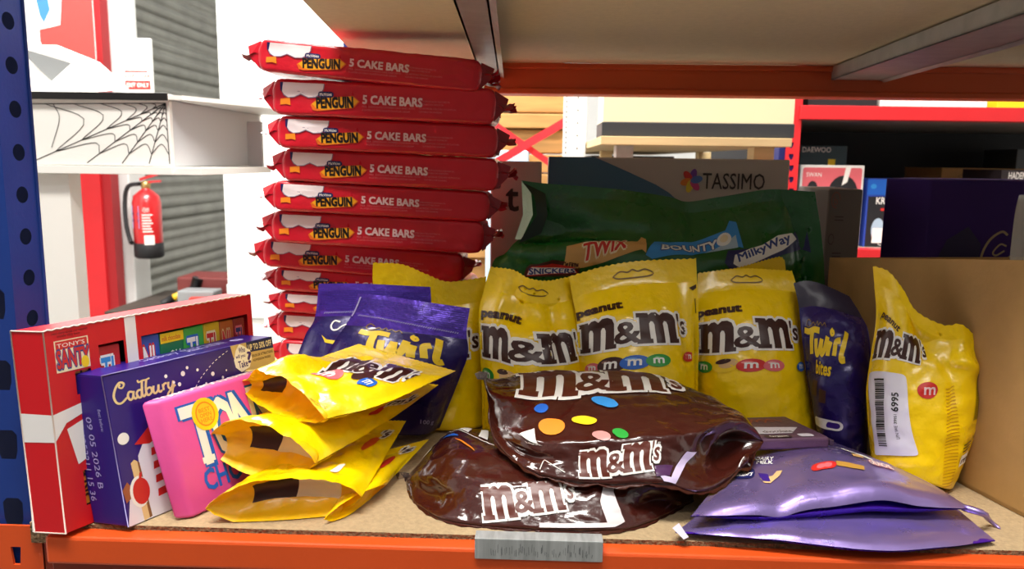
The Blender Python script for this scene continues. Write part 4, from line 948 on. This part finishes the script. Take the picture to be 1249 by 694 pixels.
# ---- big brown bags
def brown_bag(label, rl, seed, hollow):
    nu = 100
    seg = [rails([rl[0], rl[1]], nu, 12), rails(rl[1:4], nu, 26), rails(rl[3:]+[rl[0]], nu, 52)]
    S = np.concatenate([seg[0][:-1], seg[1][:-1], seg[2]]); cen = S.mean(0, keepdims=True); N = normals(S); fl = False
    if np.einsum('ijk,ijk->', N, S-cen) < 0: N = -N; fl = True
    u = np.linspace(0,1,nu)[None,:]; msk = np.clip(np.minimum(u,1-u)/.14, .1, 1)*np.ones((S.shape[0],1))
    for (x, y, r_, am) in hollow:      # pushed-in places of the film
        c = Surf(S, flip=fl); q = uv_at(c, x, y); uu, vv = np.meshgrid(np.linspace(0,1,nu), np.linspace(0,1,S.shape[0]))
        S = S+N*(am*np.exp(-((uu-q[0])/r_[0])**2-((vv-q[1])/r_[1])**2))[:,:,None]
    S = wrinkle(S, N, .0019, 30, seed, msk); S = wrinkle(S, N, .0011, 75, seed+5, msk, aniso=(.6,1,1.4))
    S[:,:,2] = np.maximum(S[:,:,2], .001); S[-1] = S[0]
    pts = S.reshape(-1,3); loc = ((pts[:,0].min()+pts[:,0].max())/2, (pts[:,1].min()+pts[:,1].max())/2, pts[:,2].min())
    t = thing('sharing_bag', label, 'sweet bag', loc, 'big brown sweet bags')
    sheets('bag_body', [(S, not fl)], [BROWN], t)
    sm = S[11]; D = np.array([0,-.0035,-.0015]); k = np.arange(nu)
    A_ = sm+np.array([0,.001,.0004]); B_ = sm+D[None]*(.7+.3*np.sin(k*.55+seed)+.25*np.sin(k*1.7))[:,None]; B_[:,2] = np.maximum(B_[:,2], .0006)
    sheets('seam', [(np.stack([A_, B_]), False), (np.stack([A_-[0,0,.0004], B_-[0,0,.0004]]), True)], [film('seam_brown','3a1810',.25,coat=.6)], t)
    e0 = S[:,0].mean(0); 
    mobj('crimped_corner', [e0+V3(.004,0,.004), e0+V3(-.004,-.003,.006), e0+V3(-.009,-.002,.003), e0+V3(-.006,-.004,-.002), e0+V3(.003,0,-.004)], [(0,1,2,3,4)], [SILV], t, label='silvery crimped corner')
    return t, Surf(S, flip=fl)
EL, ER = P(494,584,.115), P(846,610,.08)
lo = [[EL,(-.07,.2,.002),(.12,.19,.002),ER],
      [EL,P(500,606,.075),Pz(512,622,.05),Pz(545,639,.024),Pz(617,647,.014),Pz(738,647,.012),Pz(790,638,.03),ER],
      [EL,P(500,594,.082),P(520,604,.062),P(560,613,.036),P(620,616,.026),P(738,616,.026),P(800,616,.045),ER],
      [EL,P(505,582,.088),P(535,578,.066),P(575,583,.05),P(625,588,.04),P(738,588,.04),P(805,592,.052),ER],
      [EL,P(512,572,.1),P(545,552,.09),P(600,552,.08),P(738,552,.08),P(825,572,.085),ER],
      [EL,P(515,562,.13),P(550,527,.14),P(600,524,.15),P(738,524,.15),P(835,560,.12),ER]]
t, s = brown_bag('lower brown bag of the pair, pale striped corner facing the shelf edge', lo, 71, [(525,604,(.07,.07),-.006),(800,612,(.05,.05),-.008)])
a = Art(region(s, (588,640),(712,632),(704,583),(588,590), 124, 52), cuts=25, off=.0009); a.mm(4,4,112,42,rot=.06,body=BROWN if False else ink('logo_brown','5a2316')); a.text('®',106,44,4,WHITE); a.build('logo', t)
a = Art(region(s, (655,645),(790,640),(780,586),(660,590), 135, 54), cuts=25, off=.0008); a.poly([(2,0),(2,5),(60,5),(82,6),(78,30),(84,52),(98,52),(96,40),(102,20),(104,6),(90,1)],ink('stripe_white','e2d8da')); a.poly([(-72,2),(-70,18),(-56,12),(-48,4),(-50,3),(-57,10.5),(-68,15.5),(-70,2)],WHITE); a.build('white_stripe', t)
a = Art(region(s, (505,572),(605,582),(598,526),(535,530), 100, 50), cuts=25, off=.0009); a.stroke([(2,22),(14,34),(30,33),(44,27),(110,24)],1.4,WHITE); a.poly([(46,30),(60,29),(64,48),(50,49)],WHITE); a.poly([(76,30),(90,30),(96,48),(82,49)],WHITE)
a.ell(42,10,10,3.5,IBLU,-.1); a.ell(62,0,12,3.5,IORA,.0); a.poly([(6,0),(22,0),(20,9),(10,8)],WHITE); a.text('CHOC',16,40,5,WHITE,w=20,bold=.03); a.build('front_print', t)
EL, ER = P(590,459,.155), P(931,538,.095)
up = [[EL,(0.,.2,.052),(.13,.18,.05),ER],
      [EL,P(596,490,.12),P(597,515,.095),P(607,541,.072),P(633,566,.05),P(672,582,.036),P(740,590,.03),P(806,589,.03),P(850,600,.034),P(880,590,.05),P(907,567,.07),ER],
      [EL,P(598,500,.118),P(612,532,.082),P(640,552,.058),P(680,562,.044),P(745,564,.038),P(806,560,.042),P(850,566,.058),P(880,560,.076),P(910,548,.086),ER],
      [EL,P(600,495,.12),P(605,516,.1),P(638,535,.066),P(675,541,.052),P(740,537,.046),P(801,532,.05),P(850,528,.062),P(893,512,.08),P(918,520,.09),ER],
      [EL,P(602,480,.13),P(640,487,.115),P(680,486,.11),P(740,485,.11),P(806,488,.11),P(860,500,.105),P(905,508,.1),ER],
      [EL,P(602,462,.165),P(640,457,.185),P(690,454,.19),P(745,454,.19),P(800,459,.18),P(850,478,.15),P(900,504,.12),ER]]
t, s = brown_bag('upper brown bag of the pair, big white striped logo on its bulging top', up, 77, [(895,545,(.05,.06),-.022),(862,540,(.02,.05),-.008),(910,560,(.02,.03),.006),(640,552,(.07,.03),-.006)])
a = Art(region(s, (706,588),(818,584),(816,536),(708,546), 112, 48), cuts=25, off=.0009); a.mm(3,4,100,38,rot=.04,body=ink('logo_brown','5a2316')); a.text('®',99,42,4,WHITE); a.build('logo', t)
a = Art(region(s, (612,490),(850,490),(836,458),(616,458), 236, 60), cuts=30, off=.0009)
a.mm(22,10,200,46,rot=.0,body=ink('logo_brown','5a2316')); a.text('CHOCOLATE',4,54,7,WHITE,w=44,bold=.03); a.build('top_logo', t)
r = region(s, (630,535),(850,525),(850,485),(620,485), 220, 50); a = Art(r, cuts=30, off=.0009)
a.ell(42,40,9,5,IBLU,.1); a.ell(54,22,15,8,IORA,-.1); a.ell(90,24,14,4.5,IYEL,-.2); a.ell(106,6,10,4.5,ink('dusty_pink','c98a86'),-.3); a.ell(127,6,9,4.5,IGRN,-.3); a.ell(114,40,16,5,SKY,-.4)
a.poly([(14,12),(34,20),(34,4),(26,6)],WHITE); a.text('100%',16,-1,4,WHITE,w=20); a.build('sweets_print', t)
a = Art(region(s, (800,596),(850,600),(866,545),(806,535), 60, 62), cuts=25, off=.0009); a.poly([(10,0),(28,0),(36,40),(42,58),(30,56),(24,24),(20,8),(4,8)],ink('stripe_lilac','cdbfe0')); a.poly([(-26,6),(4,6),(18,10),(22,30),(-8,18)],ink('corner_violet','4a2350')); a.build('white_stripe', t)
a = Art(region(s, (655,580),(705,580),(705,556),(655,556), 50, 24), cuts=25, off=.0009); a.stroke([(2,4),(10,18),(34,4)],1,WHITE,smooth=False); a.build('outline_print', t)

# ---- purple foil pouches at the right front
gph = 'purple foil pouches lying at the right front'
def foil(label, L, R, B, T, seed, gt, thick, **k):
    return pouch('foil_pouch', label, 'sweet pouch', gph, L, R, B, T, thick, PURP, PURPD, bottom='open', gt=gt, seed=seed, hole=False, wr=.0016, fr=24, zig=False, gd=.12, minz=.001, gmat=[PURPD], lip=.1, **k)
A0, A1 = G(824,650,.006), G(1214,660,.004)
t, s = foil('lower one of two purple foil pouches at the front edge of the shelf', [A0, G(905,585,.012)], [A1, G(1130,592,.012), G(1070,560,.015)], [A0, G(935,658,.008), G(1067,672,.006), G(1150,668,.006), A1], [G(905,585,.012), G(1000,560,.015), G(1070,560,.015)], 81, .005, .006)
mobj('corner_tab', [P(820,644,.0),P(828,638,.01),P(840,655,.0),P(834,658,-.005)], [(0,1,2,3)], [ink('tab_white','d9d2e2')], t, label='whitish corner tab')
a = Art(region(s, (980,668),(1040,668),(1040,655),(980,655), 60, 12), cuts=20); a.text('188/10V',24,3,3,LILAC,w=15); a.build('date_print', t)
A0, A1 = G(843,630,.02), G(1185,621,.018)
t, s = foil('upper one of two purple foil pouches, creased front edge, chocolate slab on it', [A0, G(890,575,.024), G(935,540,.024)], [A1, G(1130,588,.022), G(1058,556,.023), G(1005,535,.024)],
            [A0, G(944,629,.02), G(1000,622,.024), G(1066,617,.027), G(1120,620,.024), A1], [G(935,540,.024), G(970,536,.024), G(1005,535,.024)], 87, .014, .012, dents=((.66,.04,.1,.1,.004),(.3,.04,.05,.1,-.004),(.5,.5,.4,.3,.003)))
tube('corner_tail', crs([A1+V3(-.006,.004,.0), A1+V3(.008,-.004,-.002), P(1206,634,.045), P(1220,645,.04)], 10), [.0028,.0032,.003,.003,.0028,.0026,.0024,.002,.0016,.001], PURP, t, n=6)
a = Art(region(s, (880,600),(1000,600),(985,555),(905,555), 120, 60), cuts=25, off=.0008)
a.rrect(10,14,42,30,8,NAVY); a.text('Eclairs',14,18,8,WHITE,w=24,bold=.03,shear=.2); a.poly([(50,14),(66,18),(72,26),(80,28),(76,20),(64,8),(56,8)],TAN); a.poly([(46,22),(60,20),(64,10),(54,10)],IPUR)
a.text('DAIRY',36,46,7,WHITE,w=30,bold=.05); a.text('MILK',40,38,7,WHITE,w=26,bold=.05); a.build('front_print', t)
a = Art(region(s, (985,588),(1110,592),(1060,556),(990,556), 125, 60), cuts=25, off=.0008)
a.rrect(0,20,36,36,8,IRED); a.ell(14,28,6,5,PINKRED); a.ell(24,28,6,5,PINKRED); a.poly([(36,24),(70,14),(72,22),(36,34)],ink('toffee_gold','b88a3a')); a.poly([(66,44),(84,42),(84,54),(70,56)],ink('wafer','d8a868')); a.text('CRUNCHIE',86,30,9,WHITE,w=34,bold=.05,rot=-.2,ol=(IRED,.04)); a.build('sweets_print', t)
a = Art(region(s, (1010,556),(1080,580),(1050,552),(1006,538), 60, 20), cuts=20, off=.0008); a.stroke([(0,10),(30,10),(56,10)],2.5,WHITE); a.build('edge_stripe', t)
# dark chocolate slab lying on them
q0, q1, q2 = G(1013,533,.047), G(958,507,.047), G(893,537,.047)
bx = q1-q0; ax = q2-q0
sl = thing('chocolate_slab', 'dull mauve wrapped chocolate slab lying on the upper purple foil pouch', 'chocolate bar', tuple((q0+q1)/2-V3(.05,0,.011)))
MAUV = mat('mauve_wrapper','6b4c63',.4,.25,bump=.1,bscale=200); hexa('wrapper', q0-V3(0,0,.0115), ax, bx, V3(0,0,.0115), MAUV, sl, bevel=.003, seg=3)
mobj('end_flap', hexv(q0-V3(0,0,.009), V3(.004,.0,.0), bx*.9, V3(0,0,.006)), BOXF, mat('mauve_dark','4a3446',.5), sl, bevel=.001)
a = Art(Surf.plane(q0+ax+V3(0,0,.0002), -ax, bx, 120, 50), off=.0003); DR = ink('dull_red','a8503e')
for k in range(5): a.stroke([(40+k*9,34+3*(k%2)),(48+k*10,42),(60+k*10,36)],1.6,DR)
a.poly([(36,10),(84,10),(104,22),(70,24),(40,26)],ink('soft_white2','d8d2dc')); a.text('chocolate',52,12,5,CHOC,w=36,bold=.03); a.rrect(86,2,104,8,3,ink('soft_white2','d8d2dc')); a.rrect(44,1,76,7,3,ink('dark_plum','2a1626')); a.text('Organic',50,2,4,WHITE,w=22); a.build('printed_top', sl)

# ---- boxes at the left
def lbox(base_r, base_l, top_r, th, length, thd=-8):
    """front right bottom corner, side width vector, up vector, length vector"""
    d = V3(sin(radians(th)), cos(radians(th)), 0)*length
    return base_r, base_l-base_r, top_r-base_r, d
RED_ = mat('gift_box_red','d0141f',.38,bump=.02,bscale=200); CUT = mat('box_edge_card','dcc9bd',.8)
o0 = G(80,651,.001); s_, u_, d_ = G(42,649,.001)-o0, P(52,405,o0[1])-o0, V3(sin(radians(27)), cos(radians(27)), 0)*.208
rb = thing('gift_box', 'tall red gift box with white ribbon stripes and windows, leftmost on shelf', 'box', tuple(o0+s_/2+d_/2))
nrm = np.cross(d_, u_); nrm /= np.linalg.norm(nrm)      # out of the big face
if nrm[1] > 0: nrm = -nrm
F_ = lambda x, y: o0+d_*(x/100)+u_*(y/100)
# front panel with window openings
wins = [(22,66,93,89),(15,30,20,58),(15,6,22,24)]
wins = [(21,62,32,88.5),(40,62,97,88.5),(10.5,66.5,17,78),(9.5,10,16,28)]
v, f = outline2d([[(0,0),(100,0),(100,100),(0,100)]]+[[(a_,b_),(c_,b_),(c_,d2),(a_,d2)] for a_,b_,c_,d2 in wins])
mobj('front_panel', [F_(p[0],p[1]) for p in v], f, RED_, rb)
o1 = o0; pan = [o0, o0+s_, o0+s_+d_, o0+d_]; top = [p+u_ for p in pan]
mobj('carton', pan+top, [(0,1,5,4),(1,2,6,5),(2,3,7,6),(4,5,6,7),(0,3,2,1)], RED_, rb)
for (p, q) in ((o0, o0+u_), (o0+s_, o0+s_+u_), (o0+u_, o0+u_+s_), (o0, o0+s_)): tube('worn_edge', [p+nrm*.0003, p*.5+q*.5+nrm*.0003, q+nrm*.0003], .0006, CUT, rb, n=5)
pts_ = [o0+u_+d_*(k/60)+V3(0,0,.0008*(k%2)) for k in range(61)]; tube('perforated_edge', pts_, .0007, CUT, rb, n=5)
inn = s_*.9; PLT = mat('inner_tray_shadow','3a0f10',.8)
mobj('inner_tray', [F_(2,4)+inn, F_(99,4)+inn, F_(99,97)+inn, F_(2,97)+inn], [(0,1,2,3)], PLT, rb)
# ribbon: side, front, top
RIB = ink('ribbon_white','ece8e6')
a = Art(Surf.plane(o0+s_, -s_, u_, 38, 245), off=.0004); a.poly([(0,112),(38,113),(38,146),(0,147)],RIB); a.build('ribbon', rb, label='white ribbon stripe')
a = Art(Surf(np.array([[F_(0,0),F_(100,0)],[F_(0,100),F_(100,100)]]), W=100, H=100), off=.0008)
if a.f.N[0,0]@nrm < 0: a.f.N = -a.f.N
a.poly([(0,46),(0,59.5),(16,63),(16,58.5),(5,54)],RIB); a.build('ribbon', rb, label='white ribbon stripe')
for q_ in ([(5,51),(15,55),(16,36),(8,32)], [(33,66),(38,66),(38,100),(33,100)]): a.items = []; a.poly(q_, RIB); a.build('ribbon', rb, label='white ribbon stripe')
a = Art(Surf(np.array([[F_(0,0),F_(100,0)],[F_(0,100),F_(100,100)]]), W=100, H=100), off=.0009)
if a.f.N[0,0]@nrm < 0: a.f.N = -a.f.N
a.rect(3.5,79,17,94.5,CREAM); a.rect(4,90,16.5,94,IRED); a.text("TONY'S",4.5,91,2,WHITE,w=11); a.text('SANTY',4,81,8.5,IRED,w=12.8,bold=.05,ol=(DBLU,.05)); a.ell(15,82,1.6,3,IYEL)
a.text('read more about our mission',3,97.6,1.2,BLACK,w=14); a.text('inside this box',5,96,1.2,BLACK,w=9); a.build('lettering', rb)
# the small bars inside the windows
def minibar(label, x0, x1, y0, y1, m, fn):
    dpt = inn*.12; p0 = F_(x0,y0)+dpt
    t_ = thing('chocolate_bar', label, 'chocolate bar', tuple(p0), 'small bars inside the red gift box')
    hexa('wrapper', p0, d_*((x1-x0)/100), inn*.45, u_*((y1-y0)/100), m, t_, bevel=.0012)
    A = Art(Surf(np.array([[p0, p0+d_*((x1-x0)/100)],[p0+u_*((y1-y0)/100), p0+d_*((x1-x0)/100)+u_*((y1-y0)/100)]]), W=100, H=100), off=.0009)
    if A.f.N[0,0]@nrm < 0: A.f.N = -A.f.N
    fn(A); A.build('wrapper_print', t_)
bl = lambda txt, c1, c2: (lambda A: (A.text(txt,14,50,34,c1,w=72,bold=.05,ol=(c2,.05)), A.ell(72,48,14,9,IYEL)))
w_ = lambda n, c: mat('bar_wrapper_'+n, c, .4)
minibar('red bar with blue lettering in the first window of the red gift box', 21.5,31.5,48,87,w_('red','c9202a'),bl('TL',SKY,WHITE))
minibar('red and blue bar just right of the ribbon in the red gift box', 40.5,50,48,88,w_('blue','2a4fae'),bl('NL',WHITE,IRED))
minibar('dark green bar with a yellow band inside the red gift box', 50.3,62,48,87,w_('dark_green','15744a'),lambda A: (A.rect(0,86,100,100,IYEL), A.text('milk chocolate',6,89,7,IRED,w=80,bold=.02), A.text('Oh!',36,58,16,WHITE,w=46,bold=.04)))
minibar('bright green bar with blue lettering inside the red gift box', 62.3,73,48,87.5,w_('green','3faa45'),bl('TL',WHITE,IBLU))
minibar('yellow bar with red lettering inside the red gift box', 73.3,82,48,87.5,w_('yellow','d9b01c'),bl('TL',IRED,CREAM))
minibar('orange bar inside the red gift box, second from the right', 82.3,90,48,87,w_('orange','b85a1c'),bl('NL',IRED,TAN))
minibar('dark red bar at the right end inside the red gift box', 90.3,97,48,87,w_('dark_red','8e1a1e'),bl('TL',NAVY,PINKRED))
minibar('orange bar in the upper left window of the red gift box', 10,17.5,66,79,w_('amber','e0852a'),lambda A: A.text('NAL',60,5,60,CHOC,w=90,rot=pi/2,bold=.03))
minibar('orange bar in the lower left window of the red gift box', 9,17,8,29,w_('amber','e0852a'),lambda A: A.text('ONY',60,5,60,CHOC,w=90,rot=pi/2,bold=.03))
mobj('inner_sleeve', [o0+s_+V3(-.0015,.0,.0), o0+s_+V3(-.0015,.004,0)+u_*.3, o0+s_*.98+u_*.3, o0+s_*.98], [(0,1,2,3)], CARDW, rb)

# purple selection box
PBX = mat('selection_box_purple','2c1774',.34,bump=.02,bscale=200)
o0 = G(157,643,.001); s_, u_ = G(114,638,.001)-o0, P(124,459,o0[1]+.004)-o0; d_ = V3(sin(radians(29)), cos(radians(29)), 0)*.176
cb = thing('selection_box', 'purple selection box with gold script between the red box and pink bar', 'box', tuple(o0+s_/2+d_/2))
hexa('carton', o0, d_, s_, u_, PBX, cb, bevel=.0012)
fr_ = Surf(np.array([[o0,o0+d_],[o0+u_,o0+d_+u_]]), W=210, H=180); 
if fr_.N[0,0][1] > 0: fr_.N = -fr_.N
sd_ = Surf(np.array([[o0+s_,o0],[o0+s_+u_,o0+u_]]), W=42, H=180)
if sd_.N[0,0][1] > 0: sd_.N = -sd_.N
tp_ = Surf(np.array([[o0+u_,o0+u_+d_],[o0+u_+s_,o0+u_+s_+d_]]), W=210, H=42)
if tp_.N[0,0][2] < 0: tp_.N = -tp_.N
def cad(a, x, y, k, m, w=3.):
    T = lambda pts, ww=w: a.stroke([(x+p[0]*k, y+p[1]*k) for p in pts], ww*k, m)
    T([(13,20),(12,23),(8,24),(3,18),(0,9),(2,1),(7,-1),(14,4)]); T([(13,20),(10,17),(7,19),(9,22)],2)
    T([(21,9),(17,10),(15,5),(17,0),(20,2),(22,9)]); T([(22,10),(21,3),(23,0),(26,3)])
    T([(31,9),(27,9),(25,5),(27,0),(30,2),(33,20)]); T([(33,20),(29,19),(28,22)],2); T([(32,12),(31,3),(33,0),(36,4)])
    T([(38,20),(36,10),(36,3),(38,0),(42,3),(42,8),(39,9),(36,7)]); T([(33,20),(38,20),(42,21)],2)
    T([(45,10),(44,3),(46,0),(50,4),(51,10)]); T([(51,10),(50,3),(52,0),(54,2)])
    T([(56,1),(56,9)]); T([(56,6),(58,9),(61,9)]); T([(63,10),(62,4),(64,1),(67,4),(69,10)]); T([(69,10),(67,0),(64,-8),(60,-7),(62,-3),(68,2),(71,4)])
a = Art(fr_, off=.0008); cad(a, 8, 145, .95, ink('pale_gold','e8cf94'), 2.6); a.build('script_logo', cb)
a = Art(fr_, off=.0004)
DP = ink('darker_violet','24106a'); arc = [(92,124),(98,138),(110,152),(128,166),(148,176),(150,120)]
a.poly(arc, DP)
for k in range(14): 
    p = crs([(*q,0) for q in arc[:5]], 29)[2*k:2*k+2]; a.stroke([tuple(p[0][:2]),tuple(p[1][:2])],.9,WHITE,smooth=False)
for (x, y, r_) in ((86,160,2.5),(92,166,1.6),(80,148,2),(74,152,1.4),(104,160,1.5),(122,150,2.2),(134,142,1.5),(112,140,1.3),(66,162,1.8),(140,150,1)): a.ell(x,y,r_,r_*1.3,WHITE)
a.ell(10,103,6,7,WHITE); a.build('snow_print', cb)
a = Art(fr_, off=.0009)
a.poly([(150,180),(210,180),(210,90),(168,90),(168,140),(152,164)],ink('card_gold','cdb27a')); a.poly([(172,180),(210,180),(210,164),(172,166)],NAVY); a.text('UP TO 50% OFF',174,168,8,CREAM,w=34,bold=.04)
a.text('MERLIN UK ATTRACTIONS',176,158,3.5,CHOC,w=32,bold=.04); a.text('ADMISSION PASSES',178,152,3.2,CHOC,w=26,bold=.03); a.ell(182,128,6,12,CHOC); a.ell(200,126,7,14,ink('dark_maroon','5a1f1c'))
a.poly([(152,160),(156,172),(162,180),(168,176),(176,168),(177,158),(172,146),(160,142),(153,150)],WHITE); a.text('Who',160,168,7,IPUR,w=9,bold=.04); a.text('will you',155,160,6,IPUR,w=13,bold=.04); a.text('Take',157,148,9,IPUR,w=13,bold=.04); a.text('?',171,152,15,IPUR,w=5,bold=.05); a.build('offer_panel', cb)
a = Art(fr_, off=.0008)
a.poly([(0,0),(60,0),(60,92),(46,96),(34,100),(22,78),(20,40),(6,32)],ink('snow_white','e6e2ea')); a.poly([(20,92),(40,110),(56,112),(56,96),(36,88)],IRED)
for k in range(4): a.poly([(36,22+k*17),(60,24+k*17),(60,34+k*17),(37,31+k*17)],IRED)
a.poly([(13,72),(17,75),(22,70),(26,2),(17,0)],ink('stick_tan','e7c489')); a.poly([(20,72),(22,70),(26,2),(23,1)],ink('stick_brown','8a5a30')); a.poly([(-1,44),(6,52),(10,44),(8,32),(2,28)],ink('mitten_brown','a35a34'))
a.ell(17,36,10,19,WHITE); a.ell(19,36,9,16,IRED); a.poly([(18,50),(20,58),(23,58),(21,50)],IRED); a.build('winter_print', cb)
a = Art(sd_, off=.0008); a.text('09 05 2026 B',14,130,6.5,LILAC,w=86,rot=-pi/2); a.text('28C0253211 15 36',3,134,6.5,LILAC,w=106,rot=-pi/2); a.text('Best before:',30,140,3.4,LILAC,w=26,rot=-pi/2); a.build('date_print', cb)
a = Art(tp_, off=.0008); a.ell(18,12,6,5,LILAC); a.text('Cadbury',60,16,14,LILAC,w=44,shear=.2); a.text('SELECTION',112,16,14,LILAC,w=52,bold=.02); a.ell(180,20,8,6,LILAC); a.build('top_print', cb)
c0 = o0+s_+u_
mobj('loose_flap', [c0, o0+u_, o0+u_+d_*.12+V3(0,0,.0016), c0+d_*.1+V3(0,0,.0016), c0+u_*.02, ], [(0,1,2,3)], PBX, cb)
for (p, q) in ((o0+u_, o0+u_+d_*.5), (o0, o0+u_)): tube('worn_edge', [p+V3(0,-.0006,.0004), p*.6+q*.4+V3(0,-.0006,.0004), q+V3(0,-.0006,.0004)], .0004, LILAC, cb, n=5)

# pink bar
PNK = mat('pink_wrapper','e2549c',.42,bump=.06,bscale=70)
o0 = G(236,632,.001); s_, u_ = G(211,635,.001)-o0, P(195,489,o0[1]+.004)-o0; d_ = V3(sin(radians(27)), cos(radians(27)), 0)*.118
pk = thing('chocolate_bar', 'large pink wrapped chocolate bar leaning against the purple selection box', 'chocolate bar', tuple(o0+s_/2+d_/2))
hexa('wrapper', o0, d_, s_, u_, PNK, pk, bevel=.0035, seg=4)
bpy.data.objects[pk.children[0].name].data.polygons.foreach_set('use_smooth', [True]*len(pk.children[0].data.polygons))
sf = lambda A_, W, H, chk: (lambda s0: (s0, [setattr(s0, 'N', -s0.N) if chk(s0.N[0,0]) else None])[0])(Surf(A_, W=W, H=H))
fr_ = sf(np.array([[o0,o0+d_],[o0+u_,o0+d_+u_]]), 130, 150, lambda n_: n_[1] > 0)
tp_ = sf(np.array([[o0+u_,o0+u_+d_],[o0+u_+s_,o0+u_+s_+d_]]), 130, 30, lambda n_: n_[2] < 0)
a = Art(fr_, off=.0008)
TN = (('T',16,34),('O',47,26),('N',74,26),('Y',98,28))
for ch, x, w in TN: a.text(ch, x+3, 55.5, 76, IBLU, w=w, bold=.09); a.text(ch, x-1.5, 57, 76, IBLU, w=w+3, bold=.08)
for ch, x, w in TN: a.text(ch, x, 58, 74, WHITE, w=w, bold=.05)
a.rect(26,58,40,66,WHITE); a.text('CHOCOLONELY',22,24,26,IBLU,w=150,bold=.05); a.build('lettering', pk)
a = Art(fr_, off=.0012); a.ell(42,118,15,21,IYEL); a.ell(42,118,11,16,IORA); a.ell(42,118,9.5,14,ink('badge_gold','f2c22a')); a.text('BEST',35.5,121,5,IORA,w=13,bold=.03); a.text('OPEN',35.5,114.5,5,IORA,w=13,bold=.03); a.text('HERE',35.5,108,5,IORA,w=13,bold=.03); a.build('round_sticker', pk, label='yellow and orange round sticker')
a = Art(tp_, off=.0008); a.text("TONY'S CHOCOLONELY",8,7,16,WHITE,w=116,bold=.03); a.build('top_lettering', pk)
a = Art(tp_, off=.0012); a.rect(121,0,130,30,ink('pale_yellow','ead98a')); a.text('STRAW',128,3,6,IORA,w=24,rot=pi/2); a.build('end_label', pk, label='pale yellow end label')

# clear bag in the tray, right edge
CLR = mat('clear_plastic','d8d4cc',.15,trans=.55,alpha=.55,bump=.3); cq = P(1247,300,.2)
cl = thing('clear_bag', 'clear plastic bag with pale contents at the right edge of the cardboard tray', 'bag', (cq[0]+.02,.2,.005))
S1 = coons([(cq[0]-.008,.2,.006),P(1234,290,.2),P(1243,238,.2)],[(cq[0]+.08,.2,.006),(cq[0]+.08,.2,.28)],[(cq[0]-.008,.2,.006),(cq[0]+.08,.2,.006)],[P(1243,238,.2),(cq[0]+.08,.2,.28)],16,20)
NN = normals(S1); uu = np.linspace(0,1,16)[None,:,None]; bul = .014*np.clip(1-(2*uu-1)**2,0,1)
sheets('film', [(wrinkle(S1+NN*bul,NN,.003,40,3),False),(S1-NN*bul,True)], [CLR], cl)
box('contents', cq[0]+.006, cq[0]+.07, .194, .206, .008, .27, mat('cream_contents','d8c8a4',.6), cl)

# ================================================================== light
def area(name, loc, tgt, sx, sy, power, col=(1,1,1)):
    l = bpy.data.lights.new(name, 'AREA'); l.shape = 'RECTANGLE'; l.size = sx; l.size_y = sy; l.energy = power; l.color = col
    o = bpy.data.objects.new(name, l); COL.objects.link(o); o.location = loc
    d = Vector(tgt)-Vector(loc); o.rotation_euler = d.to_track_quat('-Z','Y').to_euler(); return o
area('ceiling_light_front', (-.3,-.5,2.1), (-.15,.05,0), 1.3, .3, 76, (1,.96,.9))
area('ceiling_light_aisle', (.5,-1.9,2.3), (.2,0,0), 1.6, .3, 17, (1,.96,.9))
area('ceiling_light_left', (-1.4,2.2,2.5), (-1.5,2.6,0), 1.6, 1.2, 260, (1,.98,.95))
area('ceiling_light_back', (.5,.85,2.4), (.6,1.9,0), 2.0, .3, 110, (1,.97,.92))
w = bpy.data.worlds.new('World'); SC.world = w; w.use_nodes = True
nt = w.node_tree; bg = nt.nodes['Background']; tc = nt.nodes.new('ShaderNodeTexCoord'); sx = nt.nodes.new('ShaderNodeSeparateXYZ'); cr = nt.nodes.new('ShaderNodeValToRGB')
nt.links.new(tc.outputs['Generated'], sx.inputs[0]); mr = nt.nodes.new('ShaderNodeMapRange'); mr.inputs['From Min'].default_value = -1; nt.links.new(sx.outputs['Z'], mr.inputs['Value'])
nt.links.new(mr.outputs[0], cr.inputs['Fac']); nt.links.new(cr.outputs[0], bg.inputs[0]); bg.inputs[1].default_value = 1
e = cr.color_ramp.elements; e[0].position = .3; e[0].color = (.055,.052,.047,1); e[1].position = .95; e[1].color = (.5,.49,.48,1)
e2 = e.new(.55); e2.color = (.11,.107,.1,1)
# ------------------------------------------------------------------ camera
cd = bpy.data.cameras.new('Camera'); co = bpy.data.objects.new('Camera', cd); COL.objects.link(co)
cd.sensor_width = 36; cd.lens = FPX/1249*36; cd.clip_start = .02
from mathutils import Matrix
mw = Matrix([[*RM[0], CAM[0]],[*RM[1], CAM[1]],[*RM[2], CAM[2]],[0,0,0,1]]); co.matrix_world = mw
cd.dof.use_dof = True; cd.dof.focus_distance = .75; cd.dof.aperture_fstop = 11
SC.camera = co
SC.view_settings.view_transform = 'Standard'; SC.view_settings.look = 'None'
SC.view_settings.exposure = 0; SC.view_settings.gamma = 1
